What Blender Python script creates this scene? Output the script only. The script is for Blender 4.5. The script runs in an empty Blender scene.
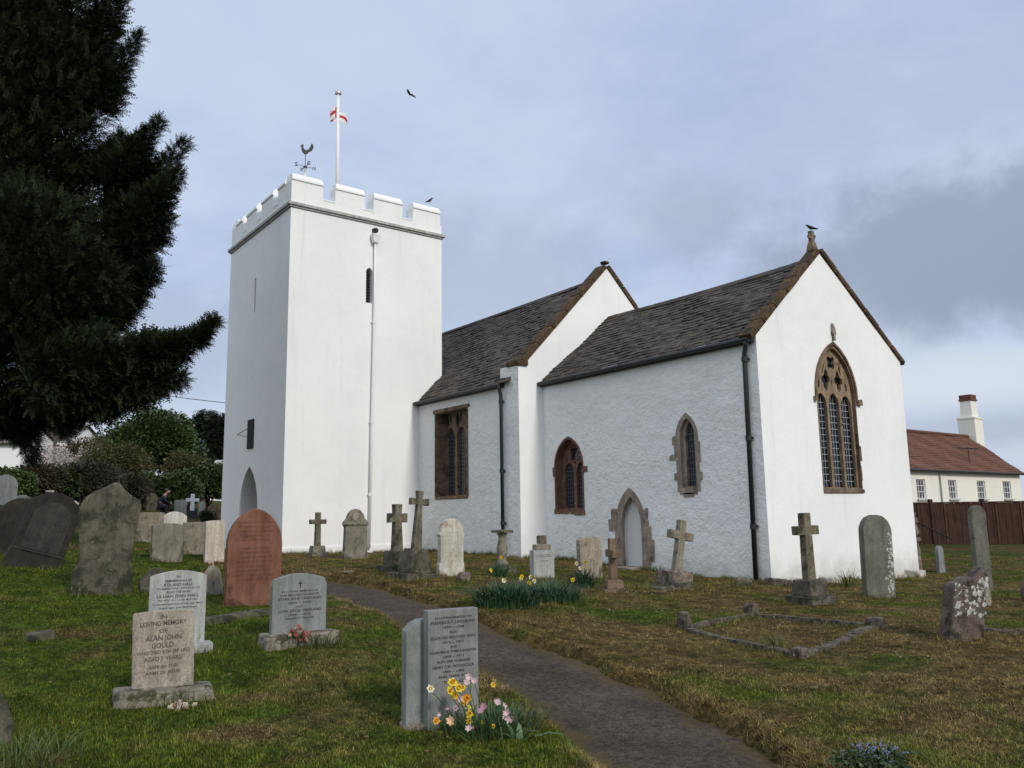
import bpy, bmesh, math, random
import numpy as np
from mathutils import Vector, Matrix
from mathutils.geometry import tessellate_polygon
R = math.radians
SC = bpy.context.scene
COL = SC.collection
random.seed(7)
rng = np.random.default_rng(11)

# ------------------------------------------------------------------ camera
cd = bpy.data.cameras.new('camera')
cam = bpy.data.objects.new('camera', cd)
COL.objects.link(cam)
cd.sensor_fit = 'HORIZONTAL'
cd.sensor_width = 36
cd.lens = 823.73 / 1024 * 36
cd.clip_start = .05
cd.clip_end = 3000
CAM = Vector((10.395, -14.165, 1.393))
yw, pt, rl = R(53.127), R(9.09), R(.932)
F = Vector((-math.sin(yw) * math.cos(pt), math.cos(yw) * math.cos(pt), math.sin(pt)))
Rt = Vector((math.cos(yw), math.sin(yw), 0))
Up = Rt.cross(F)
R2 = Rt * math.cos(rl) - Up * math.sin(rl)
U2 = Up * math.cos(rl) + Rt * math.sin(rl)
cam.matrix_world = Matrix(((R2.x, U2.x, -F.x, CAM.x), (R2.y, U2.y, -F.y, CAM.y), (R2.z, U2.z, -F.z, CAM.z), (0, 0, 0, 1)))
SC.camera = cam

# ------------------------------------------------------------------ light
SUN_AZ, SUN_EL = R(1.5), R(33)          # azimuth from +X (east) towards +Y (north)
SUN_STRENGTH, SUN_ANGLE = 2.15, R(8)
SKY_STRENGTH = .1
EXPOSURE = 0.0
sv = Vector((math.cos(SUN_EL) * math.cos(SUN_AZ), math.cos(SUN_EL) * math.sin(SUN_AZ), math.sin(SUN_EL)))
sd = bpy.data.lights.new('sun', 'SUN')
sd.energy, sd.angle, sd.color = SUN_STRENGTH, SUN_ANGLE, (1, .94, .84)
sun = bpy.data.objects.new('sun', sd)
COL.objects.link(sun)
sun.location = (30, 0, 40)
sun.rotation_euler = sv.to_track_quat('Z', 'Y').to_euler()
SC.view_settings.view_transform = 'Standard'
SC.view_settings.look = 'None'
SC.view_settings.exposure = EXPOSURE
SC.view_settings.gamma = 1
SC.view_settings.use_curve_mapping = False


class NT:
    """small helper around a node tree"""
    def __init__(s, nt):
        s.nt = nt

    def n(s, typ, **kw):
        nd = s.nt.nodes.new(typ)
        for k, v in kw.items():
            if k == 'ins':
                for kk, vv in v.items():
                    s.put(nd.inputs[kk], vv)
            else:
                setattr(nd, k, v)
        return nd

    def put(s, sock, v):
        if hasattr(v, 'bl_idname') and hasattr(v, 'outputs'):
            s.nt.links.new(v.outputs[0], sock)
        elif hasattr(v, 'is_output'):
            s.nt.links.new(v, sock)
        else:
            if sock.type == 'RGBA' and len(v) == 3:
                v = (*v, 1)
            sock.default_value = v

    def math(s, op, a, b=None, c=None, clamp=False):
        nd = s.n('ShaderNodeMath', operation=op, use_clamp=clamp)
        for i, v in enumerate((a, b, c)):
            if v is not None:
                s.put(nd.inputs[i], v)
        return nd.outputs[0]

    def mix(s, f, a, b, blend='MIX'):
        nd = s.n('ShaderNodeMix', data_type='RGBA', blend_type=blend)
        s.put(nd.inputs[0], f)
        s.put(nd.inputs[6], a)
        s.put(nd.inputs[7], b)
        return nd.outputs[2]

    def ramp(s, f, lo, hi, a=0., b=1.):
        nd = s.n('ShaderNodeMapRange', interpolation_type='SMOOTHSTEP')
        s.put(nd.inputs[0], f)
        for i, v in enumerate((lo, hi, a, b)):
            s.put(nd.inputs[i + 1], v)
        return nd.outputs[0]

    def noise(s, vec, scale, detail=4, rough=.55, dist=0.):
        nd = s.n('ShaderNodeTexNoise')
        s.put(nd.inputs['Vector'], vec)
        nd.inputs['Scale'].default_value = scale
        nd.inputs['Detail'].default_value = detail
        nd.inputs['Roughness'].default_value = rough
        nd.inputs['Distortion'].default_value = dist
        return nd.outputs[0]


# ------------------------------------------------------------------ sky
world = bpy.data.worlds.new('World')
SC.world = world
world.use_nodes = True
W = NT(world.node_tree)
world.node_tree.nodes.clear()
gen = W.n('ShaderNodeTexCoord').outputs['Generated']
sky = W.n('ShaderNodeTexSky', sky_type='NISHITA', sun_disc=False)
sky.sun_elevation = SUN_EL
sky.sun_rotation = math.pi / 2 - SUN_AZ
sky.air_density = 1.2
sky.dust_density = 1.5
sep = W.n('ShaderNodeSeparateXYZ', ins={0: gen})
zc = W.math('MAXIMUM', sep.outputs[2], .0)
den = W.math('ADD', zc, .22)
flat = W.n('ShaderNodeCombineXYZ', ins={0: W.math('DIVIDE', sep.outputs[0], den), 1: W.math('DIVIDE', sep.outputs[1], den), 2: 0.})
n1 = W.noise(flat, 1.5, 7, .55, .3)
n2 = W.noise(flat, 4.0, 7, .6, .25)
wob = W.noise(gen, 7.0, 7, .6, .2)
wob2 = W.noise(gen, 2.6, 5, .55)
wob = W.math('ADD', W.math('MULTIPLY', wob, .6), W.math('MULTIPLY', wob2, .4))
cover = W.ramp(W.math('ADD', W.math('MULTIPLY', n1, .7), W.math('MULTIPLY', n2, .3)), .30, .62)
blue, white, grey = (4.5, 5.6, 8.1), (6.7, 7.55, 9.0), (3.15, 3.65, 4.8)
low = (6.2, 6.9, 8.3)
# unseen sky behind (east and south) brightened to light the walls; bluer west
east = W.ramp(W.math('ADD', W.math('MULTIPLY', sep.outputs[0], .8), W.math('MULTIPLY', sep.outputs[1], -.35)), -.35, .6)
c = W.mix(W.math('MULTIPLY', cover, .75), blue, white)
c = W.mix(east, c, (6.6, 7.3, 8.6))
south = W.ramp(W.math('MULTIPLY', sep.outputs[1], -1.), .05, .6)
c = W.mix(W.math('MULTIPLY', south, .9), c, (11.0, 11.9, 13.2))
c = W.mix(W.ramp(zc, .22, .04, 0, .75), c, low)


def bank(c, d, rx, rz, amt, col, soft=.5, wamp=1.5):
    d = Vector(d).normalized()
    side = Vector((d.y, -d.x, 0)).normalized()
    up = side.cross(d)
    da = W.n('ShaderNodeVectorMath', operation='DOT_PRODUCT', ins={0: gen, 1: tuple(side)}).outputs['Value']
    db = W.n('ShaderNodeVectorMath', operation='DOT_PRODUCT', ins={0: gen, 1: tuple(up)}).outputs['Value']
    df = W.n('ShaderNodeVectorMath', operation='DOT_PRODUCT', ins={0: gen, 1: tuple(d)}).outputs['Value']
    q = W.math('SQRT', W.math('ADD', W.math('POWER', W.math('ABSOLUTE', W.math('DIVIDE', da, rx)), 2.), W.math('POWER', W.math('ABSOLUTE', W.math('DIVIDE', db, rz)), 2.)))
    q = W.math('ADD', q, W.math('MULTIPLY', W.math('SUBTRACT', wob, .5), wamp * 2))
    m = W.ramp(q, 1 + soft, 1 - soft, 0, amt)
    m = W.math('MULTIPLY', m, W.math('GREATER_THAN', df, .2))
    return W.mix(m, c, col)


c = bank(c, (-.36, .88, .265), .235, .088, .85, grey, .35, 1.6)
c = bank(c, (-.30, .90, .225), .14, .05, .5, grey, .6, 1.5)
c = bank(c, (-.40, .90, .135), .16, .028, .75, (7.4, 7.9, 8.8), .6, 1.2)
c = bank(c, (-.20, .85, .42), .40, .11, .22, (3.7, 4.2, 5.6), .6, 2)
c = bank(c, (-.608, .719, .337), .055, .045, .5, (3.6, 4.1, 5.4), .6, 1.6)
c = bank(c, (-.80, .54, .27), .12, .06, .5, (3.8, 4.3, 5.7), .7, 2)
c = bank(c, (-.955, .27, .20), .10, .06, .45, (3.6, 4.0, 5.4), .6, 2)
c = bank(c, (-.406, .902, .080), .3, .022, .55, (3.9, 4.4, 5.8), .6, 1.5)
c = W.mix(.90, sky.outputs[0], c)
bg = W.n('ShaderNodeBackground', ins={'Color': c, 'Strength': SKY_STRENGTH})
wo = W.n('ShaderNodeOutputWorld')
world.node_tree.links.new(bg.outputs[0], wo.inputs[0])


# ------------------------------------------------------------------ materials
def newmat(name):
    m = bpy.data.materials.new(name)
    m.use_nodes = True
    t = NT(m.node_tree)
    b = m.node_tree.nodes['Principled BSDF']
    return m, t, b


def bump(t, b, h, strength=.5, dist=.02):
    nd = t.n('ShaderNodeBump', ins={'Height': h})
    nd.inputs['Strength'].default_value = strength
    nd.inputs['Distance'].default_value = dist
    t.put(b.inputs['Normal'], nd.outputs[0])


def obco(t):
    return t.n('ShaderNodeTexCoord').outputs['Object']


def worldco(t):
    return t.n('ShaderNodeNewGeometry').outputs['Position']


def plain(name, col, rough=.6, metal=0., var=.25, scale=20):
    m, t, b = newmat(name)
    n = t.noise(obco(t), scale, 4)
    t.put(b.inputs['Base Color'], t.mix(n, tuple(c * (1 - var) for c in col), tuple(min(1, c * (1 + var)) for c in col)))
    b.inputs['Roughness'].default_value = rough
    b.inputs['Metallic'].default_value = metal
    return m


def stone(name, c1, c2, scale=6, lich=None, lamt=.0, lscale=14, fine=60, bstr=.5, bdist=.012, dark=None, damt=0., joints=False, rough=.85):
    """weathered stone: two tones, fine grain, lichen blotches, dark growth"""
    m, t, b = newmat(name)
    co = obco(t)
    a = t.noise(co, scale, 6, .6)
    c = t.mix(t.ramp(a, .3, .7), c1, c2)
    f = t.noise(co, fine, 3, .6)
    c = t.mix(.55, c, t.mix(t.ramp(f, .25, .75), (.45, .45, .45), (1.45, 1.45, 1.45)), 'MULTIPLY')
    mp = t.n('ShaderNodeMapping', ins={'Vector': co})
    mp.inputs['Scale'].default_value = (9, 9, 1.1)
    sk = t.noise(mp, 1.3, 5, .65)
    c = t.mix(.55, c, t.mix(t.ramp(sk, .3, .72), (1.22, 1.2, 1.17), (.55, .54, .52)), 'MULTIPLY')
    if dark:
        d = t.noise(co, scale * .6, 6, .65, .4)
        c = t.mix(t.ramp(d, .62 - damt * .3, .72 - damt * .25), c, dark)
    if lich:
        l = t.noise(co, lscale, 5, .65, .5)
        th = .72 - lamt * .3
        c = t.mix(t.ramp(l, th, th + .05), c, lich)
    t.put(b.inputs['Base Color'], c)
    b.inputs['Roughness'].default_value = rough
    b.inputs['Specular IOR Level'].default_value = .2
    h = t.math('ADD', t.math('MULTIPLY', a, .7), t.math('MULTIPLY', f, .4))
    bump(t, b, h, bstr, bdist)
    return m


M = {}


def limewash(name, base, rough_scale, bstr, bdist, stain):
    m, t, b = newmat(name)
    co = worldco(t)
    big = t.noise(co, .55, 5, .6, .3)
    c = t.mix(t.ramp(big, .35, .7), base, tuple(x * f for x, f in zip(base, (.93, .94, .945))))
    # rain streaks: noise stretched vertically
    mp = t.n('ShaderNodeMapping', ins={'Vector': co})
    mp.inputs['Scale'].default_value = (2.6, 2.6, .16)
    st = t.noise(mp, 1.6, 5, .6)
    c = t.mix(t.ramp(st, .55, .8, 0, stain), c, (.50, .50, .46))
    # splash dirt along the foot of the wall
    z = t.n('ShaderNodeSeparateXYZ', ins={0: co}).outputs[2]
    zz = t.math('ADD', z, t.math('MULTIPLY', t.noise(co, 3, 5), .9))
    c = t.mix(t.ramp(zz, 1.05, .35, 0, .55), c, (.40, .40, .32))
    t.put(b.inputs['Base Color'], c)
    b.inputs['Roughness'].default_value = .9
    f = t.noise(co, rough_scale, 4, .6)
    g = t.noise(co, rough_scale * .28, 4, .55)
    h = t.math('ADD', t.math('MULTIPLY', f, .5), t.math('ADD', t.math('MULTIPLY', g, .9), t.math('MULTIPLY', t.noise(co, .9, 3), 2.0)))
    bump(t, b, h, bstr, bdist)
    return m


M['white_rough'] = limewash('white_roughcast', (.80, .805, .80), 17, 1., .05, .26)
M['white_smooth'] = limewash('white_limewash', (.82, .825, .82), 9, .45, .022, .27)
M['white_trim'] = plain('white_paint', (.78, .78, .77), .5, 0, .06, 6)
M['black_iron'] = plain('black_iron', (.012, .012, .013), .55)
M['string'] = stone('grey_string_stone', (.36, .36, .35), (.47, .47, .46), 3)
M['red_sand'] = stone('red_sandstone', (.135, .07, .052), (.20, .115, .088), 4, (.40, .30, .24), .3, 8)
M['brown_sand'] = stone('brown_sandstone', (.14, .098, .068), (.225, .168, .125), 4, (.34, .29, .22), .3, 9, dark=(.07, .05, .035), damt=.3)
M['tan_sand'] = stone('tan_sandstone', (.19, .135, .085), (.29, .22, .15), 5, (.36, .30, .22), .25, 9, dark=(.09, .065, .045), damt=.3)
M['grey_sand'] = stone('greybrown_sandstone', (.235, .19, .155), (.335, .28, .235), 4, (.42, .38, .32), .3, 9, dark=(.11, .085, .07), damt=.3)
M['coping'] = stone('lichened_coping', (.055, .037, .023), (.105, .064, .031), 5, (.165, .10, .032), .42, 6, dark=(.035, .027, .02), damt=.4, bstr=.8, bdist=.03)
M['pebble'] = stone('rubble_stone', (.13, .09, .075), (.28, .25, .21), 9, dark=(.06, .05, .045), damt=.4, bstr=1, bdist=.04)


def slate_mat(name, c1, c2, lich):
    m, t, b = newmat(name)
    at_ = t.n('ShaderNodeAttribute', attribute_name='tint').outputs['Fac']
    co = worldco(t)
    c = t.mix(at_, c1, c2)
    n = t.noise(co, 1.3, 6, .65, .4)
    c = t.mix(t.ramp(n, .52, .75, 0, .55), c, lich)
    f = t.noise(co, 26, 4, .65)
    c = t.mix(.6, c, t.mix(f, (.45, .45, .45), (1.5, 1.5, 1.5)), 'MULTIPLY')
    sp = t.noise(co, 9, 5, .6)
    c = t.mix(t.ramp(sp, .66, .72, 0, .8), c, (.23, .21, .17))
    t.put(b.inputs['Base Color'], c)
    b.inputs['Roughness'].default_value = .85
    b.inputs['Specular IOR Level'].default_value = .25
    bump(t, b, f, .5, .012)
    return m


M['slate'] = slate_mat('stone_slates', (.034, .028, .025), (.092, .079, .069), (.115, .096, .068))
M['clay'] = slate_mat('clay_tiles', (.112, .051, .034), (.148, .068, .045), (.095, .055, .037))
m, t, b = newmat('dark_window_glass')
b.inputs['Base Color'].default_value = (.022, .026, .033, 1)
b.inputs['Roughness'].default_value = .12
bump(t, b, t.noise(obco(t), 7, 2), .25, .02)
M['glass'] = m
M['lead'] = plain('window_lead', (.10, .105, .12), .6)
M['grille'] = plain('pale_window_grille', (.30, .32, .36), .6)
M['void'] = plain('dark_opening', (.01, .01, .01), .9)
M['steel'] = plain('galvanised_steel', (.5, .5, .5), .45, .3)
M['letter'] = plain('black_lettering', (.012, .012, .012), .6)
M['letter_soft'] = plain('weathered_lettering', (.07, .065, .06), .8)
M['letter_brown'] = plain('faded_brown_lettering', (.085, .065, .055), .8)


# ------------------------------------------------------------------ mesh helpers
class MB:
    def __init__(s):
        s.v, s.f, s.tint = [], [], []

    def add(s, vs, fs, tint=0.):
        o = len(s.v)
        s.v += [tuple(v) for v in vs]
        for f in fs:
            s.f.append(tuple(i + o for i in f))
            s.tint.append(tint)
        return s

    def box(s, c, d, rot=None, tint=0., jit=0.):
        vs = []
        for i in range(8):
            p = Vector(((i & 1) - .5, (i >> 1 & 1) - .5, (i >> 2 & 1) - .5))
            p = Vector((p.x * d[0], p.y * d[1], p.z * d[2]))
            if jit:
                p += Vector((random.uniform(-jit, jit), random.uniform(-jit, jit), random.uniform(-jit, jit)))
            if rot is not None:
                p = rot @ p
            vs.append(p + Vector(c))
        return s.add(vs, [(0, 2, 3, 1), (4, 5, 7, 6), (0, 1, 5, 4), (2, 6, 7, 3), (0, 4, 6, 2), (1, 3, 7, 5)], tint)

    def frustum(s, c, d0, d1, h):
        vs = []
        for (d, z) in ((d0, 0), (d1, h)):
            for sx, sy in ((-1, -1), (1, -1), (1, 1), (-1, 1)):
                vs.append((c[0] + sx * d[0] / 2, c[1] + sy * d[1] / 2, c[2] + z))
        return s.add(vs, [(3, 2, 1, 0), (4, 5, 6, 7), (0, 1, 5, 4), (1, 2, 6, 5), (2, 3, 7, 6), (3, 0, 4, 7)])

    def tube(s, pts, r, n=8, cap=True):
        pts = [Vector(p) for p in pts]
        rs = r if hasattr(r, '__len__') else [r] * len(pts)
        o = []
        prev = None
        for i, p in enumerate(pts):
            d = (pts[min(i + 1, len(pts) - 1)] - pts[max(i - 1, 0)]).normalized()
            a = prev if prev is not None else (Vector((0, 0, 1)) if abs(d.z) < .9 else Vector((1, 0, 0)))
            x = (a - d * a.dot(d)).normalized()
            prev = x
            y = d.cross(x)
            for k in range(n):
                q = 2 * math.pi * k / n
                o.append(p + (x * math.cos(q) + y * math.sin(q)) * rs[i])
        fs = []
        for i in range(len(pts) - 1):
            for k in range(n):
                k2 = (k + 1) % n
                fs.append((i * n + k, i * n + k2, (i + 1) * n + k2, (i + 1) * n + k))
        if cap:
            fs.append(tuple(range(n - 1, -1, -1)))
            fs.append(tuple((len(pts) - 1) * n + k for k in range(n)))
        return s.add(o, fs)

    def lathe(s, prof, n=16, c=(0, 0, 0)):
        return s.tube([(c[0], c[1], c[2] + z) for r, z in prof], [r for r, z in prof], n)

    def plate(s, outline, holes, o, ua, ub, nn, depth, back=True, tint=0., rim=True):
        """a flat plate with holes: front at o, going back by depth along -nn"""
        o, ua, ub, nn = Vector(o), Vector(ua), Vector(ub), Vector(nn)

        def ccw(pl, want=True):
            ar = sum(pl[i][0] * pl[(i + 1) % len(pl)][1] - pl[(i + 1) % len(pl)][0] * pl[i][1] for i in range(len(pl)))
            return list(pl) if (ar > 0) == want else list(pl)[::-1]
        loops = [ccw(outline)] + [ccw(h, False) for h in holes]
        fl = [p for l in loops for p in l]
        tris = tessellate_polygon([[Vector((p[0], p[1], 0)) for p in l] for l in loops])
        n = len(fl)
        vs = [o + ua * p[0] + ub * p[1] for p in fl] + [o + ua * p[0] + ub * p[1] - nn * depth for p in fl]
        ort = ua.cross(ub).dot(nn) > 0
        fs = []
        for a, b_, c_ in tris:
            ar = (fl[b_][0] - fl[a][0]) * (fl[c_][1] - fl[a][1]) - (fl[c_][0] - fl[a][0]) * (fl[b_][1] - fl[a][1])
            if (ar > 0) != ort:
                b_, c_ = c_, b_
            fs.append((a, b_, c_))
            if back:
                fs.append((a + n, c_ + n, b_ + n))
        k = 0
        for li, l in enumerate(loops):
            for i in range(len(l) if (li or rim) else 0):
                a, b_ = k + i, k + (i + 1) % len(l)
                fs.append((a, a + n, b_ + n, b_) if ort else (a, b_, b_ + n, a + n))
            k += len(l)
        return s.add(vs, fs, tint)

    def build(s, name, mat, parent=None, smooth=False, bevel=0., matrix=None):
        me = bpy.data.meshes.new(name)
        me.from_pydata(s.v, [], s.f)
        if any(s.tint):
            at_ = me.attributes.new('tint', 'FLOAT', 'FACE')
            at_.data.foreach_set('value', s.tint)
        if bevel:
            bm = bmesh.new()
            bm.from_mesh(me)
            bmesh.ops.remove_doubles(bm, verts=bm.verts, dist=1e-5)
            ed = [e for e in bm.edges if len(e.link_faces) == 2 and e.calc_face_angle(0) > .6]
            bmesh.ops.bevel(bm, geom=ed, offset=bevel, segments=2, affect='EDGES', profile=.5)
            bm.to_mesh(me)
            bm.free()
        if smooth:
            me.shade_smooth()
        me.materials.append(mat)
        o = bpy.data.objects.new(name, me)
        COL.objects.link(o)
        if parent:
            o.parent = parent
        return o


def npmesh(name, V, Fc, mat, parent=None, attrs=None):
    """fast mesh from numpy: V (n,3), Fc (m,k) all same k"""
    me = bpy.data.meshes.new(name)
    V = np.asarray(V, np.float32)
    Fc = np.asarray(Fc, np.int32)
    me.vertices.add(len(V))
    me.vertices.foreach_set('co', V.ravel())
    m_, k = Fc.shape
    me.loops.add(m_ * k)
    me.loops.foreach_set('vertex_index', Fc.ravel())
    me.polygons.add(m_)
    me.polygons.foreach_set('loop_start', np.arange(0, m_ * k, k, dtype=np.int32))
    me.polygons.foreach_set('loop_total', np.full(m_, k, np.int32))
    for nm, (dom, vals) in (attrs or {}).items():
        a = me.attributes.new(nm, 'FLOAT', dom)
        a.data.foreach_set('value', np.asarray(vals, np.float32))
    me.update(calc_edges=True)
    if mat:
        me.materials.append(mat)
    o = bpy.data.objects.new(name, me)
    COL.objects.link(o)
    if parent:
        o.parent = parent
    return o


def tag(o, label=None, cat=None, group=None, kind=None):
    for k, v in (('label', label), ('category', cat), ('group', group), ('kind', kind)):
        if v:
            o[k] = v
    return o


def empty(name, loc=(0, 0, 0), rot=(0, 0, 0)):
    o = bpy.data.objects.new(name, None)
    o.empty_display_size = .2
    COL.objects.link(o)
    o.location = loc
    o.rotation_euler = rot
    return o


def arch(cx, w, z0, zs, za, n=10):
    """pointed arch opening from z0 up, springing at zs, apex za"""
    h = za - zs
    r = (w * w / 4 + h * h) / w
    pts = [(cx - w / 2, z0), (cx + w / 2, z0)]
    a1 = math.asin(min(1, h / r))
    cxr = cx + w / 2 - r
    for i in range(n + 1):
        a = a1 * i / n
        pts.append((cxr + r * math.cos(a), zs + r * math.sin(a)))
    cxl = cx - w / 2 + r
    for i in range(n - 1, -1, -1):
        a = a1 * i / n
        pts.append((cxl - r * math.cos(a), zs + r * math.sin(a)))
    return pts


def foil(cx, cz, r, k, ph=0, n=28, depth=.3):
    out = []
    for i in range(n):
        a = 2 * math.pi * i / n
        q = r * (1 - depth + depth * abs(math.cos(k * (a - ph) / 2)) * 1.2)
        out.append((cx + q * math.cos(a), cz + q * math.sin(a)))
    return out


# ------------------------------------------------------------------ numpy noise
def vnoise(x, y, seed=0):
    xi, yi = np.floor(x).astype(np.int64), np.floor(y).astype(np.int64)
    fx, fy = x - xi, y - yi
    fx, fy = fx * fx * (3 - 2 * fx), fy * fy * (3 - 2 * fy)

    def h(a, b_):
        n = (a * 374761393 + b_ * 668265263 + seed * 1442695041) & 0x7fffffff
        n = ((n ^ (n >> 13)) * 1274126177) & 0x7fffffff
        return ((n ^ (n >> 16)) & 0xffff) / 65535.
    return (h(xi, yi) * (1 - fx) + h(xi + 1, yi) * fx) * (1 - fy) + (h(xi, yi + 1) * (1 - fx) + h(xi + 1, yi + 1) * fx) * fy


def fbm(x, y, seed=0, oct_=4):
    s, a, tot = 0, 1., 0
    for i in range(oct_):
        s = s + a * vnoise(x * 2 ** i, y * 2 ** i, seed + i * 17)
        tot += a
        a *= .5
    return s / tot


# ------------------------------------------------------------------ ground
CTRL = np.array([
    (10.4, -14.2, -.25), (4.4, -10.4, -.26), (2.5, -12.1, -.16), (.9, -11.6, 0), (-1.37, -9.97, .23), (1.31, -10.4, .06), (-3.5, -11.5, .33),
    (-6.3, -12, .62), (-8.2, -12.3, .85), (-12, -11.7, 1.1), (-8.8, -9.2, .5), (-10.1, -8.3, .62), (-8.7, -8.2, .48), (-13.5, -8, .78),
    (-31, -3, 1.62), (-20, -11.3, 1.95), (-10.6, -4.95, .42), (-8.9, -4.7, .41), (-4.8, -5.76, .30), (-3.6, -6.0, .27), (-3.3, -5.4, .25), (-3.8, -3.8, .22),
    (-2.3, -4, .2), (-2, -3, .14), (-.4, -3.9, .05), (-.4, -2.4, .03), (2.35, -2.2, -.08), (2.4, -.3, -.1), (5.4, -3.8, -.14), (3, 1.9, -.12), (.1, 6.7, -.14),
    (2.7, -5.8, -.12), (4.9, -6.2, -.15), (.4, -6.9, .10), (.3, -5.8, .07), (-.6, -4.2, .08), (7.3, -9, -.2),
    (0, 0, 0), (0, 5.76, -.17), (-7.07, -.85, .30), (-12.3, -.85, .36), (-12.36, -5.27, .45), (-17.8, -5.27, .47), (-3.9, -.1, .13), (-15, 8, .2),
    (1.6, -9.28, .01), (5.5, -9.2, -.2), (-1.6, -7.65, .14), (-3.54, -7.43, .18),
    (-6.4, 17.85, .0), (-4.7, 23.5, -.1), (-14.3, 35, -.5), (-14.3, 47, -.5), (-45, -5, 2.7), (-45, 15, 2.0), (-62, 2, 3.6),
    (22, -14, -.6), (12, -26, -.2), (26, 2, -.6), (0, -30, .7), (-20, -30, 2.0), (12, 30, -.5), (45, 45, -.8), (-50, -45, 4.2), (50, -40, -1), (-40, 45, .8), (0, 60, -.6)], float)


def _tps(r2):
    return .5 * r2 * np.log(np.maximum(r2, 1e-9))


def _fit():
    P, z = CTRL[:, :2], CTRL[:, 2]
    n = len(P)
    K = _tps(((P[:, None] - P[None]) ** 2).sum(2)) + np.eye(n) * .6
    A = np.zeros((n + 3, n + 3))
    A[:n, :n] = K
    A[:n, n] = A[n, :n] = 1
    A[:n, n + 1:] = P
    A[n + 1:, :n] = P.T
    return np.linalg.solve(A, np.r_[z, 0, 0, 0])


TW = _fit()
PATHC = np.array([(26, -25), (17, -16.8), (12, -13.0), (9.2, -11.2), (7.7, -10.4), (6.4, -9.68), (5.5, -9.22), (4.2, -8.75), (3.1, -8.52), (1.7, -8.38), (.3, -8.08), (-1.0, -7.86), (-2.8, -7.56), (-4.3, -7.5), (-5.6, -7.9), (-6.6, -8.4)], float)
PW = .57


def path_dist(x, y):
    d = np.full(np.shape(x), 1e9)
    for a, b_ in zip(PATHC[:-1], PATHC[1:]):
        ab = b_ - a
        tt = np.clip(((x - a[0]) * ab[0] + (y - a[1]) * ab[1]) / (ab @ ab), 0, 1)
        d = np.minimum(d, np.hypot(x - a[0] - tt * ab[0], y - a[1] - tt * ab[1]))
    return d


def g0(x, y):
    x, y = np.asarray(x, float), np.asarray(y, float)
    cx, cy = -8., -2.
    r = np.hypot(x - cx, y - cy)
    k = np.where(r > 60, 60 / np.maximum(r, 1e-6), 1.)
    x2, y2 = cx + (x - cx) * k, cy + (y - cy) * k
    sh = x2.shape
    q = np.stack([x2.ravel(), y2.ravel()], 1)
    out = np.empty(len(q))
    for i in range(0, len(q), 20000):
        s = q[i:i + 20000]
        r2 = ((s[:, None] - CTRL[None, :, :2]) ** 2).sum(2)
        out[i:i + 20000] = _tps(r2) @ TW[:-3] + TW[-3] + s @ TW[-2:]
    return out.reshape(sh)


def g(x, y, carve=True):
    x, y = np.asarray(x, float), np.asarray(y, float)
    z = g0(x, y)
    z = z + (fbm(x * .9, y * .9, 3, 3) - .5) * .07 + (fbm(x * 3.1, y * 3.1, 9, 4) - .5) * .06
    if carve:
        d = path_dist(x, y) + (fbm(x * 2.2, y * 2.2, 21, 3) - .5) * .26
        s = np.clip((PW + .17 - d) / .2, 0, 1)
        z = z - .16 * s * s * (3 - 2 * s)
    return z


def gz(x, y):
    return float(g(np.array([x]), np.array([y]))[0])


def dryness(x, y):
    """0 = fresh green, 1 = brown clippings and thatch"""
    n = .5 + (fbm(x * .55, y * .55, 41, 4) - .5) * .75 + (fbm(x * 2.1, y * 2.1, 77, 4) - .5) * .8
    east = 1 / (1 + np.exp(-((y + 8.6) + .0 * x) * 1.6))        # north of the path: mown, brown
    b_ = -.055 + .37 * east
    b_ = b_ - .16 * np.exp(-(((x - 1.6) / 1.3) ** 2 + ((y + 5.2) / 1.0) ** 2))
    b_ = b_ + .10 * np.exp(-(((x - 6.5) / 3) ** 2 + ((y + 6.5) / 2.2) ** 2))
    b_ = b_ + .10 * np.exp(-(((x + 3) / 4) ** 2 + ((y + 6.8) / 1.0) ** 2))
    b_ = b_ + .45 * np.exp(-(((x - 3.6) / .75) ** 4 + ((y + 4.85) / .75) ** 4))
    b_ = b_ - .14 * np.clip((y - 4) / 4, 0, 1)
    b_ = b_ + .12 * np.exp(-((path_dist(x, y) - PW - .1) / .15) ** 2)
    return np.clip((n + b_ - .50) / .34, 0, 1)


def grass_mat(name, gcols, dcols, trans, rough):
    m, t, b = newmat(name)
    d = t.n('ShaderNodeAttribute', attribute_name='dry').outputs['Fac']
    v = t.n('ShaderNodeAttribute', attribute_name='vary').outputs['Fac']
    c = t.mix(d, t.mix(v, *gcols), t.mix(v, *dcols))
    n = t.noise(worldco(t), 3.5, 5, .65)
    c = t.mix(.75, c, t.mix(t.ramp(n, .25, .75), (.40, .45, .40), (1.6, 1.55, 1.5)), 'MULTIPLY')
    n2_ = t.noise(worldco(t), 17, 5, .7)
    c = t.mix(.85, c, t.mix(t.ramp(n2_, .32, .68), (.38, .40, .38), (1.65, 1.62, 1.6)), 'MULTIPLY')
    t.put(b.inputs['Base Color'], c)
    b.inputs['Roughness'].default_value = rough
    b.inputs['Specular IOR Level'].default_value = .06
    return m, t, b


M['turf'], t, b = grass_mat('turf', ((.025, .042, .005), (.042, .064, .009)), ((.048, .035, .014), (.095, .070, .029)), 0, .95)
co = worldco(t)
bump(t, b, t.math('ADD', t.noise(co, 30, 5, .7), t.noise(co, 7, 4)), 1., .03)
M['blade'], t, b = grass_mat('grass_blades', ((.035, .066, .005), (.130, .165, .020)), ((.098, .068, .025), (.32, .235, .105)), .3, .6)

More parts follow.
